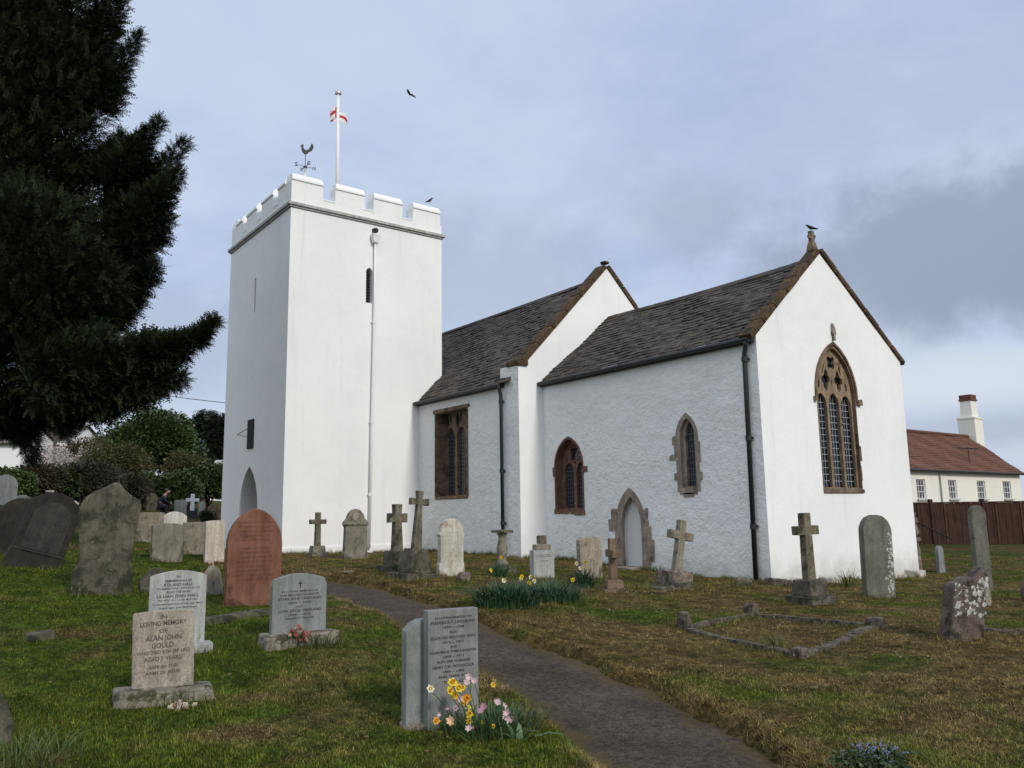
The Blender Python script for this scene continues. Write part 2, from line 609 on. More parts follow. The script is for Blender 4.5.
xs = np.concatenate([-np.geomspace(22, 900, 40)[::-1], np.arange(-21.8, 16, .14), np.geomspace(16, 900, 40)])
ys = np.concatenate([-np.geomspace(20, 900, 40)[::-1], np.arange(-19.8, 12, .14), np.geomspace(12, 900, 45)])
XX, YY = np.meshgrid(xs, ys)
ZZ = g(XX, YY)
nx_, ny_ = len(xs), len(ys)
idx = np.arange(nx_ * ny_).reshape(ny_, nx_)
Fq = np.stack([idx[:-1, :-1], idx[:-1, 1:], idx[1:, 1:], idx[1:, :-1]], -1).reshape(-1, 4)
gr = npmesh('ground', np.stack([XX.ravel(), YY.ravel(), ZZ.ravel()], 1), Fq, M['turf'],
            attrs={'dry': ('POINT', dryness(XX.ravel(), YY.ravel())), 'vary': ('POINT', rng.random(nx_ * ny_))})
gr.data.shade_smooth()
tag(gr, kind='structure')

# path
m, t, b = newmat('worn_tarmac')
co = worldco(t)
f = t.noise(co, 55, 4, .75)
f2 = t.noise(co, 16, 5, .7)
a = t.noise(co, 1.4, 5, .6)
c = t.mix(t.ramp(a, .3, .7), (.045, .035, .028), (.076, .060, .048))
c = t.mix(.85, c, t.mix(t.ramp(f, .32, .68), (.35, .35, .35), (1.75, 1.7, 1.7)), 'MULTIPLY')
c = t.mix(.85, c, t.mix(t.ramp(f2, .3, .7), (.5, .5, .47), (1.5, 1.46, 1.42)), 'MULTIPLY')
f3 = t.noise(co, 4.5, 6, .7)
c = t.mix(t.ramp(f3, .56, .70, 0, .6), c, (.085, .066, .042))
sp = t.noise(co, 38, 2, .5)
c = t.mix(t.ramp(sp, .72, .76, 0, .7), c, (.17, .15, .14))
ed = t.n('ShaderNodeAttribute', attribute_name='edge').outputs['Fac']
ms = t.math('ADD', ed, t.math('MULTIPLY', t.math('SUBTRACT', t.noise(co, 5, 6, .7), .5), 1.3))
c = t.mix(t.ramp(ms, .45, .85, 0, .85), c, t.mix(f2, (.05, .042, .016), (.12, .085, .04)))
t.put(b.inputs['Base Color'], c)
b.inputs['Roughness'].default_value = .9
b.inputs['Specular IOR Level'].default_value = .15
bump(t, b, t.math('ADD', f, f2), .9, .012)
M['path'] = m
pc = []
for a, b_ in zip(PATHC[:-1], PATHC[1:]):
    n = max(2, int(np.hypot(*(b_ - a)) / .15))
    for i in range(n):
        pc.append(a + (b_ - a) * i / n)
pc = np.array(pc + [PATHC[-1]])
for _ in range(6):
    pc[1:-1] = (pc[:-2] + 2 * pc[1:-1] + pc[2:]) / 4
tg = np.gradient(pc, axis=0)
tg /= np.linalg.norm(tg, axis=1)[:, None]
nr = np.stack([-tg[:, 1], tg[:, 0]], 1)
K = 9
VP = []
for j in range(K):
    o = (j / (K - 1) - .5) * 2 * (PW + .16)
    q = pc + nr * o
    VP.append(np.c_[q, g(q[:, 0], q[:, 1], False) - .105 + .015 * (1 - (o / PW) ** 2)])
VP = np.stack(VP, 1)
idx = np.arange(len(pc) * K).reshape(len(pc), K)
Fq = np.stack([idx[:-1, :-1], idx[:-1, 1:], idx[1:, 1:], idx[1:, :-1]], -1).reshape(-1, 4)
po = npmesh('path', VP.reshape(-1, 3), Fq[:, ::-1], M['path'], attrs={'edge': ('POINT', np.tile(np.abs(np.linspace(-1, 1, K)), len(pc)))})
po.data.shade_smooth()
tag(po, kind='structure')

# ------------------------------------------------------------------ the church
XA, YA, ZA = Vector((1, 0, 0)), Vector((0, 1, 0)), Vector((0, 0, 1))
church = empty('church', (0, 0, 0))
tag(church, 'white limewashed church with battlemented tower, slate roofs and stone tracery windows', 'church')
LC, CW, EH = -7.07, 5.76, 5.06
YR = 2.56
NS, NN = -.855, 5.97
TX, TY, TL, TWD = -12.36, -5.273, 5.456, 5.298
BOT = -.8

# chancel walls
ew = arch(2.80, 1.54, 1.82, 3.97, 5.12, 14)
w1 = arch(-6.07, 1.16, 1.47, 2.66, 3.44, 12)
lan = arch(-2.0, .66, 1.86, 3.05, 3.62, 10)
doorh = arch(-3.86, .70, -.3, 1.12, 1.86, 10)
mb = MB()
mb.plate([(LC, BOT), (0, BOT), (0, EH), (LC, EH)], [w1, lan, doorh], (0, 0, 0), XA, ZA, -YA, .5, back=False, rim=False)
mb.build('chancel_wall', M['white_rough'], church)
mb = MB()
mb.plate([(0.0, BOT), (CW, BOT), (CW, EH - .03), (YR, 7.28), (0, EH - .03)], [ew], (.004, 0, 0), YA, ZA, XA, .5, back=False, rim=False)
mb.add([(0.004, CW, BOT), (0.004, CW, EH), (LC, CW, EH), (LC, CW, BOT)], [(0, 1, 2, 3)])
mb.build('chancel_gable_wall', M['white_smooth'], church)
# nave walls
nw = [(-11.36, 1.96), (-9.52, 1.96), (-9.52, 4.60), (-11.36, 4.60)]
mb = MB()
mb.plate([(-22, BOT), (LC, BOT), (LC, 5.06), (-22, 5.06)], [nw], (0, NS, 0), XA, ZA, -YA, .5, back=False, rim=False)
mb.build('nave_wall', M['white_rough'], church)
mb = MB()
mb.plate([(NS, BOT), (NN, BOT), (NN, 5.38), (YR, 8.74), (NS, 5.38)], [], (LC + .004, 0, 0), YA, ZA, XA, .8, back=False, rim=False)
mb.plate([(NS, BOT), (NN, BOT), (NN, 5.1), (YR, 8.45), (NS, 5.1)], [], (-22, 0, 0), YA, ZA, -XA, .5, back=False, rim=False)
mb.add([(-22, NN, BOT), (LC, NN, BOT), (LC, NN, 5.06), (-22, NN, 5.06)], [(0, 3, 2, 1)])
mb.build('nave_gable_wall', M['white_smooth'], church)

# slate roofs
def slate_roof(name, o, along, up, L, H, mat, expo=.165, wid=.23, skip=None, sag=.04, parent=church, thick=.012):
    o, along, up = Vector(o), Vector(along).normalized(), Vector(up).normalized()
    nrm = along.cross(up).normalized()
    if nrm.z < 0:
        nrm = -nrm
    s = MB()
    # under-boarding
    rows = int(math.ceil(H / expo))
    for r in range(rows):
        h0 = r * expo
        ex = expo * (1 if r < rows - 1 else max(.3, (H - h0) / expo))
        x = -random.random() * wid
        while x < L:
            w = wid * random.uniform(.7, 1.25)
            x0, x1 = max(0, x), min(L, x + w - .006)
            if x1 - x0 > .03 and not (skip and skip(o + along * ((x0 + x1) / 2) + up * (h0 + expo / 2))):
                dip = -sag * math.sin(math.pi * (x0 / L)) * (.4 + .6 * h0 / H) + .02 * math.sin(x0 * 1.9 + h0 * 2.3)
                lift = .022 + random.uniform(-.008, .016)
                lo = h0 - .02 + random.uniform(-.026, .022)
                hi = min(H, h0 + ex * 1.25)
                z0 = dip + lift
                z1 = dip + .004
                A = o + along * x0 + up * lo + nrm * z0
                B = o + along * x1 + up * lo + nrm * (z0 + random.uniform(-.005, .005))
                Cc = o + along * x1 + up * hi + nrm * z1
                D = o + along * x0 + up * hi + nrm * z1
                dn = nrm * -(thick + .016)
                s.add([A, B, Cc, D, A + dn, B + dn, Cc + dn, D + dn], [(0, 1, 2, 3), (4, 5, 1, 0), (0, 3, 7, 4), (1, 5, 6, 2)], .02 + .96 * random.random())
            x += w
    return s.build(name, mat, parent)


chS = Vector((0, YR + .12, 7.175 - 4.98))
slate_roof('chancel_roof', (LC, -.12, 4.98), XA, chS, -LC - .24, chS.length, M['slate'])
chN = Vector((0, -(CW + .1 - YR), 7.175 - 5.0))
slate_roof('chancel_roof', (LC, CW + .1, 5.0), XA, chN, -LC - .24, chN.length, M['slate'], expo=.3, wid=.5)
nvS = Vector((0, YR - NS + .12, 8.48 - 5.0))
tN = TY + TWD
slate_roof('nave_roof', (-22, NS - .12, 5.0), XA, nvS, 22 + LC - .33, nvS.length, M['slate'],
           skip=lambda p: p.y < tN + .02 and p.x < TX + .02)
nvN = Vector((0, -(NN + .12 - YR), 8.48 - 5.0))
slate_roof('nave_roof', (-22, NN + .12, 5.0), XA, nvN, 22 + LC - .33, nvN.length, M['slate'], expo=.3, wid=.5)
# ridge tiles
for x0, x1, z in ((LC, -.30, 7.175), (-22, LC - .44, 8.48)):
    s = MB()
    x = x0
    while x < x1:
        w = min(.42, x1 - x)
        sg = -.04 * math.sin(math.pi * (x - x0) / (x1 - x0))
        c0 = Vector((x + w / 2, YR, z + .02 + sg))
        s.add([c0 + Vector(q) for q in ((-w / 2, -.12, -.09), (w / 2, -.12, -.09), (w / 2, 0, .035), (-w / 2, 0, .035), (-w / 2, .12, -.09), (w / 2, .12, -.09))],
              [(0, 1, 2, 3), (3, 2, 5, 4)], random.random())
        x += w + .004
    s.build('ridge', M['slate'], church)


# gable copings
def coping(pts_l, pts_r, x0, x1, th, nm='coping'):
    """rake from eave to apex; built of separate weathered blocks"""
    for a, b_ in (pts_l, pts_r):
        s = MB()
        a, b_ = Vector(a), Vector(b_)
        d = b_ - a
        n = 6
        nn = Vector((0, -d.z, d.y))
        if nn.z < 0:
            nn = -nn
        nn.normalize()
        for i in range(n):
            p, q = a + d * (i / n + .002), a + d * ((i + 1) / n - .002)
            j = random.uniform(-.005, .005)
            t0, t1 = th + j, th + j + random.uniform(-.005, .005)
            vs = []
            for xx in (x0 + random.uniform(-.01, .01), x1 + random.uniform(-.012, .012)):
                vs += [Vector((xx, p.y, p.z)), Vector((xx, q.y, q.z)), Vector((xx, q.y, q.z)) + nn * t1, Vector((xx, p.y, p.z)) + nn * t0]
            s.add(vs, [(0, 3, 2, 1), (4, 5, 6, 7), (3, 7, 6, 2), (0, 1, 5, 4), (0, 4, 7, 3), (1, 2, 6, 5)])
        s.build(nm, M['coping'], church, bevel=.02)


coping(((0, -.17, 4.93), (0, YR, 7.27)), ((0, CW + .12, 4.95), (0, YR, 7.30)), -.27, .05, .13)
coping(((0, -.62, 5.49), (0, YR, 8.72)), ((0, NN + .1, 5.3), (0, YR, 8.74)), LC - .36, LC + .05, .15)
s = MB()
s.box((LC - .22, -.72, 5.50), (.58, .36, .13), jit=.015)
fill = MB()
fill.box((LC - .42, NS + .2, 5.25), (.80, .398, .40))
fill.build('wall_shoulder', M['white_rough'], church)
s.build('kneeler', M['coping'], church, bevel=.02)
s = MB()
s.box((-.05 + LC, YR, 8.90), (.20, .22, .10), jit=.02)
s.build('apex_stone', M['coping'], church, bevel=.02)
s = MB()                                              # broken finial on the chancel gable
s.frustum((-.16, YR, 7.36), (.20, .22), (.13, .14), .22)
s.frustum((-.16, YR, 7.57), (.10, .12), (.10, .12), .12)
s.box((-.16, YR - .01, 7.71), (.10, .22, .09), jit=.02)
s.box((-.16, YR, 7.79), (.10, .11, .10), jit=.015)
s.build('gable_finial', M['brown_sand'], church, bevel=.015)
# eaves boards and gutters
for x0, x1, y, z in ((LC + .02, -.05, -.15, 4.955), (TX + .02, LC - .62, NS - .15, 4.975)):
    s = MB()
    s.box(((x0 + x1) / 2, y + .10, z - .03), (x1 - x0, .1, .10))
    s.tube([(x0, y - .02, z + .0), (x1, y - .02, z - .015)], .06, 8)
    s.build('gutter', M['black_iron'], church)


def downpipe(pts, r, mat, brackets, name='downpipe', side=-YA):
    s = MB()
    s.tube(pts, r, 10)
    dp = s.build(name, mat, church, smooth=True)
    for z in brackets:
        s = MB()
        p = next((Vector(a).lerp(Vector(b_), (Vector(a).z - z) / (Vector(a).z - Vector(b_).z)) for a, b_ in zip(pts[:-1], pts[1:]) if Vector(a).z >= z >= Vector(b_).z), Vector(pts[-1]))
        s.tube([p + Vector((0, 0, -.05)), p + Vector((0, 0, .05))], r * 1.35, 10)
        w = Vector((side.y, -side.x, 0))
        s.box(p - side * r * .9, (abs(w.x) * r * 2.8 + .03, abs(w.y) * r * 2.8 + .03, .04))
        s.build('bracket', mat, dp)


downpipe([(-.12, -.17, 4.93), (-.13, -.17, 4.84), (-.24, -.09, 4.66), (-.25, -.085, 4.5), (-.30, -.085, .05)], .05, M['black_iron'], (4.55, 2.9, 1.1))
downpipe([(-7.72, NS - .17, 4.94), (-7.73, NS - .17, 4.86), (-7.76, NS - .09, 4.68), (-7.76, NS - .085, 4.5), (-7.75, NS - .085, .22)], .05, M['black_iron'], (4.5, 2.6, 1.2))

# ------------------------------------------------------------------ tower
TB = 10.66
slitE = arch(-2.655, .22, 8.06, 9.06, 9.2, 6)
mb = MB()
mb.plate([(TY, BOT), (TY + TWD, BOT), (TY + TWD, TB), (TY, TB)], [slitE], (TX, 0, 0), YA, ZA, XA, .6, back=False, rim=False)
slitS = [(-15.30, 8.0), (-15.16, 8.0), (-15.16, 9.14), (-15.30, 9.14)]
porch = arch(-15.22, 1.62, -.4, 1.75, 3.05, 12)
mb.plate([(TX - TL, BOT), (TX, BOT), (TX, TB), (TX - TL, TB)], [slitS, porch], (0, TY, 0), XA, ZA, -YA, .75, back=False, rim=False)
mb.add([(TX - TL, TY, BOT), (TX - TL, TY + TWD, BOT), (TX - TL, TY + TWD, TB), (TX - TL, TY, TB), (TX, TY + TWD, BOT), (TX, TY + TWD, TB)],
       [(0, 3, 2, 1), (1, 2, 5, 4)])
mb.build('tower_wall', M['white_smooth'], church)
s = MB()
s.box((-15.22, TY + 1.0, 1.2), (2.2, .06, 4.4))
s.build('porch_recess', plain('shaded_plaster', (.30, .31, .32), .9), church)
s = MB()
s.box((-15.0, TY + .94, .9), (1.05, .05, 2.3))
s.build('porch_door', plain('dark_oak', (.05, .035, .025), .7), church)
# string course: two stepped bands, leaning roof lead inside
for z0, z1, e in ((TB, TB + .055, .05), (TB + .055, TB + .14, .10)):
    s = MB()
    x0, x1, y0, y1 = TX - TL - e, TX + e, TY - e, TY + TWD + e
    s.box(((x0 + x1) / 2, (y0 + y1) / 2, (z0 + z1) / 2 + .001), (x1 - x0, y1 - y0, z1 - z0 - .002))
    s.build('string_course', M['string'], church)
PZ = TB + .14
PT = .46


def parapet_run(name, a, d, n, L):
    """low parapet wall, its sloping embrasure sills"""
    a, d, n = Vector(a), Vector(d), Vector(n)
    s = MB()
    rot = Matrix((d, n, ZA)).transposed()
    c = a + d * L / 2 - n * PT / 2
    s.box(c + ZA * (PZ + .16), (L, PT, .32), rot)
    s.build(name, M['white_smooth'], church)


x0, x1, y0, y1 = TX - TL, TX, TY, TY + TWD
parapet_run('parapet', (x1 + .0, y0, 0), YA, XA, TWD)
parapet_run('parapet', (x0, y0, 0), XA, -YA, TL - PT - .002)
parapet_run('parapet', (x0, y0 + PT + .002, 0), YA, -XA, TWD - PT - .002)
parapet_run('parapet', (x0 + PT + .002, y1, 0), XA, YA, TL - 2 * PT - .004)


def merlon(p0, d, n, L):
    """merlon with rounded weathered cap"""
    p0, d, n = Vector(p0), Vector(d), Vector(n)
    s = MB()
    h = .42
    prof = [(0, 0), (0, h), (.035, h + .005), (.035, h + .06), (.0, h + .15), (-.08, h + .24), (-.2, h + .29), (-PT + .02, h + .30), (-PT - .03, h + .24), (-PT - .03, h), (-PT, h), (-PT, 0)]
    z0 = PZ + .30
    vs = []
    for e, end in ((0, 1), (L, -1)):
        for (q, z) in prof:
            inset = .0 if z < h + .1 else (z - h - .1) * .32
            vs.append(p0 + d * (e + end * inset) + n * q + ZA * (z0 + z))
    m_ = len(prof)
    fs = [tuple(range(m_)), tuple(range(2 * m_ - 1, m_ - 1, -1))]
    for i in range(m_):
        j = (i + 1) % m_
        fs.append((i, i + m_, j + m_, j))
    s.add(vs, fs)
    return s.build('merlon', M['white_smooth'], church, bevel=.015)


for q0, q1 in ((0, 1.02), (1.42, 2.44), (2.74, 3.80), (4.18, 5.25)):
    merlon((x1 + .001, y0 + q0, 0), YA, XA, q1 - q0)
    merlon((x0 - .001, y0 + q1, 0), -YA, -XA, q1 - q0)
for q0, q1 in ((PT + .01, 1.10), (1.50, 2.52), (2.94, 3.94), (4.32, TL - PT - .01)):
    merlon((x1 - q0, y0 - .001, 0), -XA, -YA, q1 - q0)
    merlon((x1 - q1, y1 + .001, 0), XA, YA, q1 - q0)
for c0 in (1.22, 2.59, 3.99):
    s = MB()
    s.box((x1 - PT / 2 + .02, y0 + c0, PZ + .34), (PT, .42, .06), Matrix.Rotation(R(14), 3, 'Y'))
    s.build('embrasure_sill', M['white_smooth'], church, bevel=.02)
for c0 in (1.30, 2.73, 4.13):
    s = MB()
    s.box((x1 - c0, y0 + PT / 2 - .02, PZ + .34), (.42, PT, .06), Matrix.Rotation(R(14), 3, 'X'))
    s.build('embrasure_sill', M['white_smooth'], church, bevel=.02)
s = MB()
s.box(((x0 + x1) / 2, (y0 + y1) / 2, TB + .25), (TL - .9, TWD - .9, .1))
s.build('tower_roof', plain('roof_lead', (.22, .23, .24), .6), church)
s = MB()                                              # belfry slit: dark louvres
s.box((TX - .36, -2.655, 8.63), (.03, .4, 1.4))
s.build('belfry_void', M['void'], church)
s = MB()
for i in range(11):
    s.box((TX - .2, -2.655, 8.12 + i * .095), (.16, .22, .02), Matrix.Rotation(R(40), 3, 'Y'))
s.build('louvre', plain('black_louvre', (.03, .03, .03), .8), church)
s = MB()
s.box((-15.23, TY + .7, 8.57), (.4, .03, 1.3))
s.build('slit_back', M['white_trim'], church)
# plinth ledge at the tower foot
s = MB()
s.plate([(TY - .03, BOT), (TY + TWD, BOT), (TY + TWD, .60), (TY - .03, .60)], [], (TX + .03, 0, 0), YA, ZA, XA, .03)
s.build('plinth', M['white_smooth'], church, bevel=.01)
# sundial over the porch
s = MB()
s.box((-15.16, TY - .02, 4.06), (.52, .04, .92))
dial = s.build('sundial', plain('dark_slate', (.010, .011, .012), .9), church, bevel=.006)
s = MB()
s.tube([(-15.16, TY - .04, 4.28), (-15.2, TY - .42, 4.02)], .012, 6)
s.tube([(-15.16, TY - .04, 3.95), (-15.2, TY - .42, 4.02)], .009, 6)
s.build('gnomon', M['black_iron'], dial)
# white rainwater pipe
s = MB()
s.frustum((TX + .11, -2.5, 10.02), (.15, .18), (.22, .28), .22)
s.box((TX + .11, -2.5, 10.26), (.24, .30, .05))
s.build('rain_hopper', M['white_trim'], church, bevel=.006)
s = MB()
s.tube([(TX - .02, -2.5, 10.46), (TX + .13, -2.5, 10.43)], .085, 12)
s.build('spout', M['black_iron'], church)
downpipe([(TX + .09, -2.5, 10.05), (TX + .09, -2.51, 8.), (TX + .09, -2.56, 4.), (TX + .09, -2.60, .5)], .04, M['white_trim'], (7.45, 4.3, 2.1), side=XA)


# ------------------------------------------------------------------ church windows
def lattice(s, outline_fn, x0, x1, z0, z1, frame, sx, sz, r=.006):
    o, ua, nn = frame
    k = int((x1 - x0) / sx)
    for i in range(1, k + 1):
        a = x0 + (x1 - x0) * i / (k + 1)
        s.box(o + ua * a + ZA * (z0 + z1) / 2, tuple(abs(ua[j]) * r * 2 + abs(nn[j]) * .01 + abs(ZA[j]) * (z1 - z0) for j in range(3)))
    k = int((z1 - z0) / sz)
    for i in range(1, k + 1):
        z = z0 + (z1 - z0) * i / (k + 1)
        s.box(o + ua * (x0 + x1) / 2 + ZA * z, tuple(abs(ua[j]) * (x1 - x0) + abs(nn[j]) * .012 + abs(ZA[j]) * r * 2.4 for j in range(3)))


def quad(s, o, ua, a0, a1, z0, z1):
    s.add([o + ua * a0 + ZA * z0, o + ua * a1 + ZA * z0, o + ua * a1 + ZA * z1, o + ua * a0 + ZA * z1], [(0, 1, 2, 3)])


def blocks(s, o, ua, nn, items, proud, depth):
    """dressing stones of uneven size, set a little proud"""
    for (a0, a1, z0, z1) in items:
        pl = [(a0 + random.uniform(-.02, .02), z0), (a1 + random.uniform(-.02, .02), z0 + random.uniform(-.015, .015)), (a1, z1), ((a0 + a1) / 2, z1 + random.uniform(0, .015)), (a0, z1 - random.uniform(0, .02))]
        s.plate(pl, [], o + nn * proud, ua, ZA, nn, depth)


# east window, three lights
o = Vector((0.004, 0, 0))
win = MB()
inner = arch(2.80, 1.50, 1.88, 3.97, 5.06, 14)
holes = []
for cx in (2.31, 2.80, 3.29):
    holes.append(arch(cx, .41, 1.90, 3.74, 4.0 if cx != 2.80 else 4.03, 7))
holes += [[(2.535, 4.06), (2.610, 4.15), (2.630, 4.24), (2.705, 4.28), (2.710, 4.37), (2.650, 4.42), (2.630, 4.50), (2.560, 4.58), (2.510, 4.50), (2.490, 4.42), (2.390, 4.38), (2.380, 4.28), (2.450, 4.24), (2.460, 4.15)],
          [(3.065, 4.06), (3.140, 4.15), (3.150, 4.24), (3.220, 4.28), (3.210, 4.38), (3.110, 4.42), (3.090, 4.50), (3.040, 4.58), (2.970, 4.50), (2.950, 4.42), (2.890, 4.37), (2.895, 4.28), (2.970, 4.24), (2.990, 4.15)], foil(2.80, 4.73, .165, 4, math.pi / 4, 32, .38),
          [(2.800, 4.13), (2.805, 4.26), (2.800, 4.44), (2.755, 4.26)], [(2.400, 4.46), (2.460, 4.48), (2.535, 4.70), (2.480, 4.66)], [(3.200, 4.46), (3.140, 4.48), (3.065, 4.70), (3.120, 4.66)], [(2.210, 4.10), (2.280, 4.13), (2.305, 4.32), (2.230, 4.24)], [(3.390, 4.10), (3.320, 4.13), (3.295, 4.32), (3.370, 4.24)]]
win.plate(inner, holes, o - XA * .07, YA, ZA, XA, .07)
wobj = win.build('window', M['tan_sand'], church)
s = MB()
s.plate(ew, [inner], o + XA * .015, YA, ZA, XA, .22)
s.build('frame', M['brown_sand'], wobj)
s = MB()                                              # hood mould with label stops
ho = arch(2.80, 1.66, 3.86, 3.97, 5.20, 14)[1:]
hi = arch(2.80, 1.555, 3.86, 3.97, 5.14, 14)[1:]
hi = [p for p in hi]
s.plate(ho[1:] + [(2.80 - .83, 3.86)] + [(2.80 - .778, 3.86)] + hi[1:][::-1] + [(2.80 + .778, 3.86), (2.80 + .83, 3.86)], [], o + XA * .05, YA, ZA, XA, .07)
s.box((.03, 1.95, 3.84), (.08, .09, .10), jit=.01)
s.box((.04, 3.68, 3.86), (.09, .17, .12), jit=.015)
s.build('hood_mould', M['brown_sand'], wobj)
s = MB()                                              # finial over the hood
s.plate([(2.80, 5.24), (2.88, 5.24), (2.87, 5.33), (2.91, 5.40), (2.88, 5.55), (2.80, 5.64), (2.80, 5.52), (2.78, 5.42), (2.82, 5.33)], [], o + XA * .07, YA, ZA, XA, .06)
s.build('hood_finial', M['grey_sand'], wobj, bevel=.01)
s = MB()
s.box((-.02, 2.81, 1.82), (.12, 1.58, .10), jit=.012)
blocks(s, o, YA, XA, [(3.55, 3.66, 2.5, 2.85), (3.55, 3.62, 2.05, 2.4)], .006, .05)
s.build('sill', M['brown_sand'], wobj, bevel=.012)
s = MB()
quad(s, o - XA * .17, YA, 2.03, 3.57, 1.85, 5.1)
s.build('glass', M['glass'], wobj)
s = MB()
for cx in (2.31, 2.80, 3.29):
    lattice(s, None, cx - .205, cx + .205, 1.9, 3.95, (o - XA * .155, YA, XA), .11, .15, .006)
s.build('leading', M['grille'], wobj)

# south chancel window, two lights
o = Vector((0, 0, 0))
inner = arch(-6.07, 1.06, 1.55, 2.66, 3.37, 12)
win = MB()
win.plate(inner, [arch(-6.31, .38, 1.57, 2.50, 2.76, 7), arch(-5.83, .38, 1.57, 2.50, 2.76, 7), foil(-6.07, 2.98, .19, 4, math.pi / 4), [(-6.07, 2.70), (-6.02, 2.76), (-6.07, 2.80), (-6.12, 2.76)],
                  [(-6.45, 2.74), (-6.35, 2.84), (-6.33, 2.98)], [(-5.69, 2.74), (-5.79, 2.84), (-5.81, 2.98)]], o + YA * .22, XA, ZA, -YA, .12)
wobj = win.build('window', M['red_sand'], church)
s = MB()
s.plate(w1, [inner], o - YA * .015, XA, ZA, -YA, .34)
blocks(s, o, XA, -YA, [(-6.72, -6.62, 2.40, 2.66), (-5.52, -5.34, 2.46, 2.62)], .02, .05)
s.build('frame', M['red_sand'], wobj)
s = MB()
s.box((-6.25, .10, 1.48), (.86, .26, .13), jit=.015)
s.box((-5.68, .10, 1.45), (.42, .26, .13), jit=.015)
s.build('sill', M['red_sand'], wobj, bevel=.012)
s = MB()
quad(s, o + YA * .30, XA, -6.7, -5.4, 1.4, 3.4)
s.build('glass', M['glass'], wobj)
s = MB()
for cx in (-6.31, -5.83):
    lattice(s, None, cx - .19, cx + .19, 1.55, 2.75, (o + YA * .28, XA, -YA), .09, .12, .005)
s.build('leading', M['lead'], wobj)

# lancet with irregular quoins
inner = arch(-1.97, .27, 1.98, 3.12, 3.42, 8)
mid = arch(-1.98, .42, 1.94, 3.10, 3.50, 8)
s = MB()
s.plate(lan, [mid], o - YA * .015, XA, ZA, -YA, .10)
blocks(s, o, XA, -YA, [(-2.42, -2.30, 2.92, 3.12), (-2.38, -2.29, 2.70, 2.9), (-2.52, -2.31, 2.58, 2.70), (-2.40, -2.30, 2.12, 2.28), (-1.70, -1.60, 2.10, 2.28), (-1.69, -1.63, 2.5, 2.95),
                       (-2.26, -1.76, 1.80, 1.90), (-2.18, -1.86, 1.74, 1.83)], .02, .07)
wobj = s.build('window', M['grey_sand'], church)
s = MB()
s.plate(mid, [inner], o + YA * .07, XA, ZA, -YA, .12)
s.build('frame', M['grey_sand'], wobj)
s = MB()
quad(s, o + YA * .15, XA, -2.3, -1.7, 1.85, 3.55)
s.build('glass', M['glass'], wobj)
s = MB()
lattice(s, None, -2.105, -1.835, 1.98, 3.4, (o + YA * .14, XA, -YA), .08, .14, .006)
s.build('leading', M['lead'], wobj)

# nave window: square head, three cusped lights, deep jambs
o = Vector((0, NS, 0))
DP = .38
s = MB()
inner = [(-11.33, 2.0), (-9.55, 2.0), (-9.55, 4.58), (-11.33, 4.58)]
hl = []
for cx in (-11.03, -10.44, -9.85):
    hl.append(arch(cx, .44, 2.04, 3.80, 4.10, 7))
    hl.append([(cx - .18, 4.0), (cx - .06, 4.28), (cx - .14, 4.5), (cx - .25, 4.5), (cx - .27, 4.2)])
    hl.append([(cx, 4.18), (cx + .06, 4.36), (cx + .02, 4.5), (cx - .02, 4.5), (cx - .06, 4.36)])
s.plate(inner, hl, o + YA * (DP - .02), XA, ZA, -YA, .12)
wobj = s.build('window', M['brown_sand'], church)
for xx in (-11.345, -9.535):
    s = MB()
    zc_ = 1.98
    while zc_ < 4.55:
        h = min(random.uniform(.35, .55), 4.57 - zc_)
        s.box((xx, NS + DP / 2 - .012, zc_ + h / 2), (.05 + random.uniform(-.006, .006), DP, h - .012))
        zc_ += h
    s.build('jamb', M['brown_sand'], wobj, bevel=.005)
s = MB()
s.box((-10.44, NS + .15, 4.60), (2.02, .36, .13), jit=.02)
s.build('lintel', M['brown_sand'], wobj, bevel=.012)
s = MB()
s.box((-10.44, NS + .17, 1.96), (1.80, .38, .09), jit=.01)
s.build('sill', M['brown_sand'], wobj, bevel=.012)
s = MB()
quad(s, o + YA * (DP + .07), XA, -11.4, -9.5, 1.9, 4.6)
s.build('glass', M['glass'], wobj)
s = MB()
for cx in (-11.03, -10.44, -9.85):
    lattice(s, None, cx - .22, cx + .22, 2.0, 4.1, (o + YA * (DP + .05), XA, -YA), .09, .12, .005)
s.build('leading', M['lead'], wobj)

# blocked priest's door
o = Vector((0, 0, 0))
s = MB()
do = arch(-3.865, .99, -.2, 1.15, 2.02, 12)
di = arch(-3.84, .66, -.2, 1.10, 1.80, 12)
s.plate(do, [[p if p[1] > -.1 else (p[0], -.199) for p in di]], o - YA * .025, XA, ZA, -YA, .12)
blocks(s, o, XA, -YA, [(-4.52, -4.32, 1.28, 1.52), (-4.62, -4.33, .98, 1.27), (-4.40, -4.33, .55, .95), (-3.40, -3.28, 1.25, 1.52), (-3.41, -3.20, .80, 1.10), (-3.41, -3.12, .30, .80), (-3.41, -3.25, .05, .28), (-3.40, -3.27, 1.1, 1.24)], .02, .07)
dobj = s.build('blocked_doorway', M['grey_sand'], church, bevel=.008)
s = MB()
quad(s, o + YA * .16, XA, -4.3, -3.4, -.2, 1.9)
s.build('infill', plain('pale_plaster', (.62, .62, .62), .9, 0, .06, 3), dobj)
s = MB()
s.box((-3.95, -.22, .10), (1.0, .5, .14), jit=.02)
s.build('step', M['grey_sand'], dobj, bevel=.015)
s = MB()
s.box((-3.95, -.5, .0), (1.7, .5, .14), jit=.03)
s.build('lower_step', M['pebble'], dobj, bevel=.015)


# ------------------------------------------------------------------ helpers for the churchyard
def at(u, v, dep):
    """a point of the place, measured off the photograph at a given distance"""
    return CAM + (F + R2 * ((u - 512) / 823.73) - U2 * ((v - 384) / 823.73)) * dep


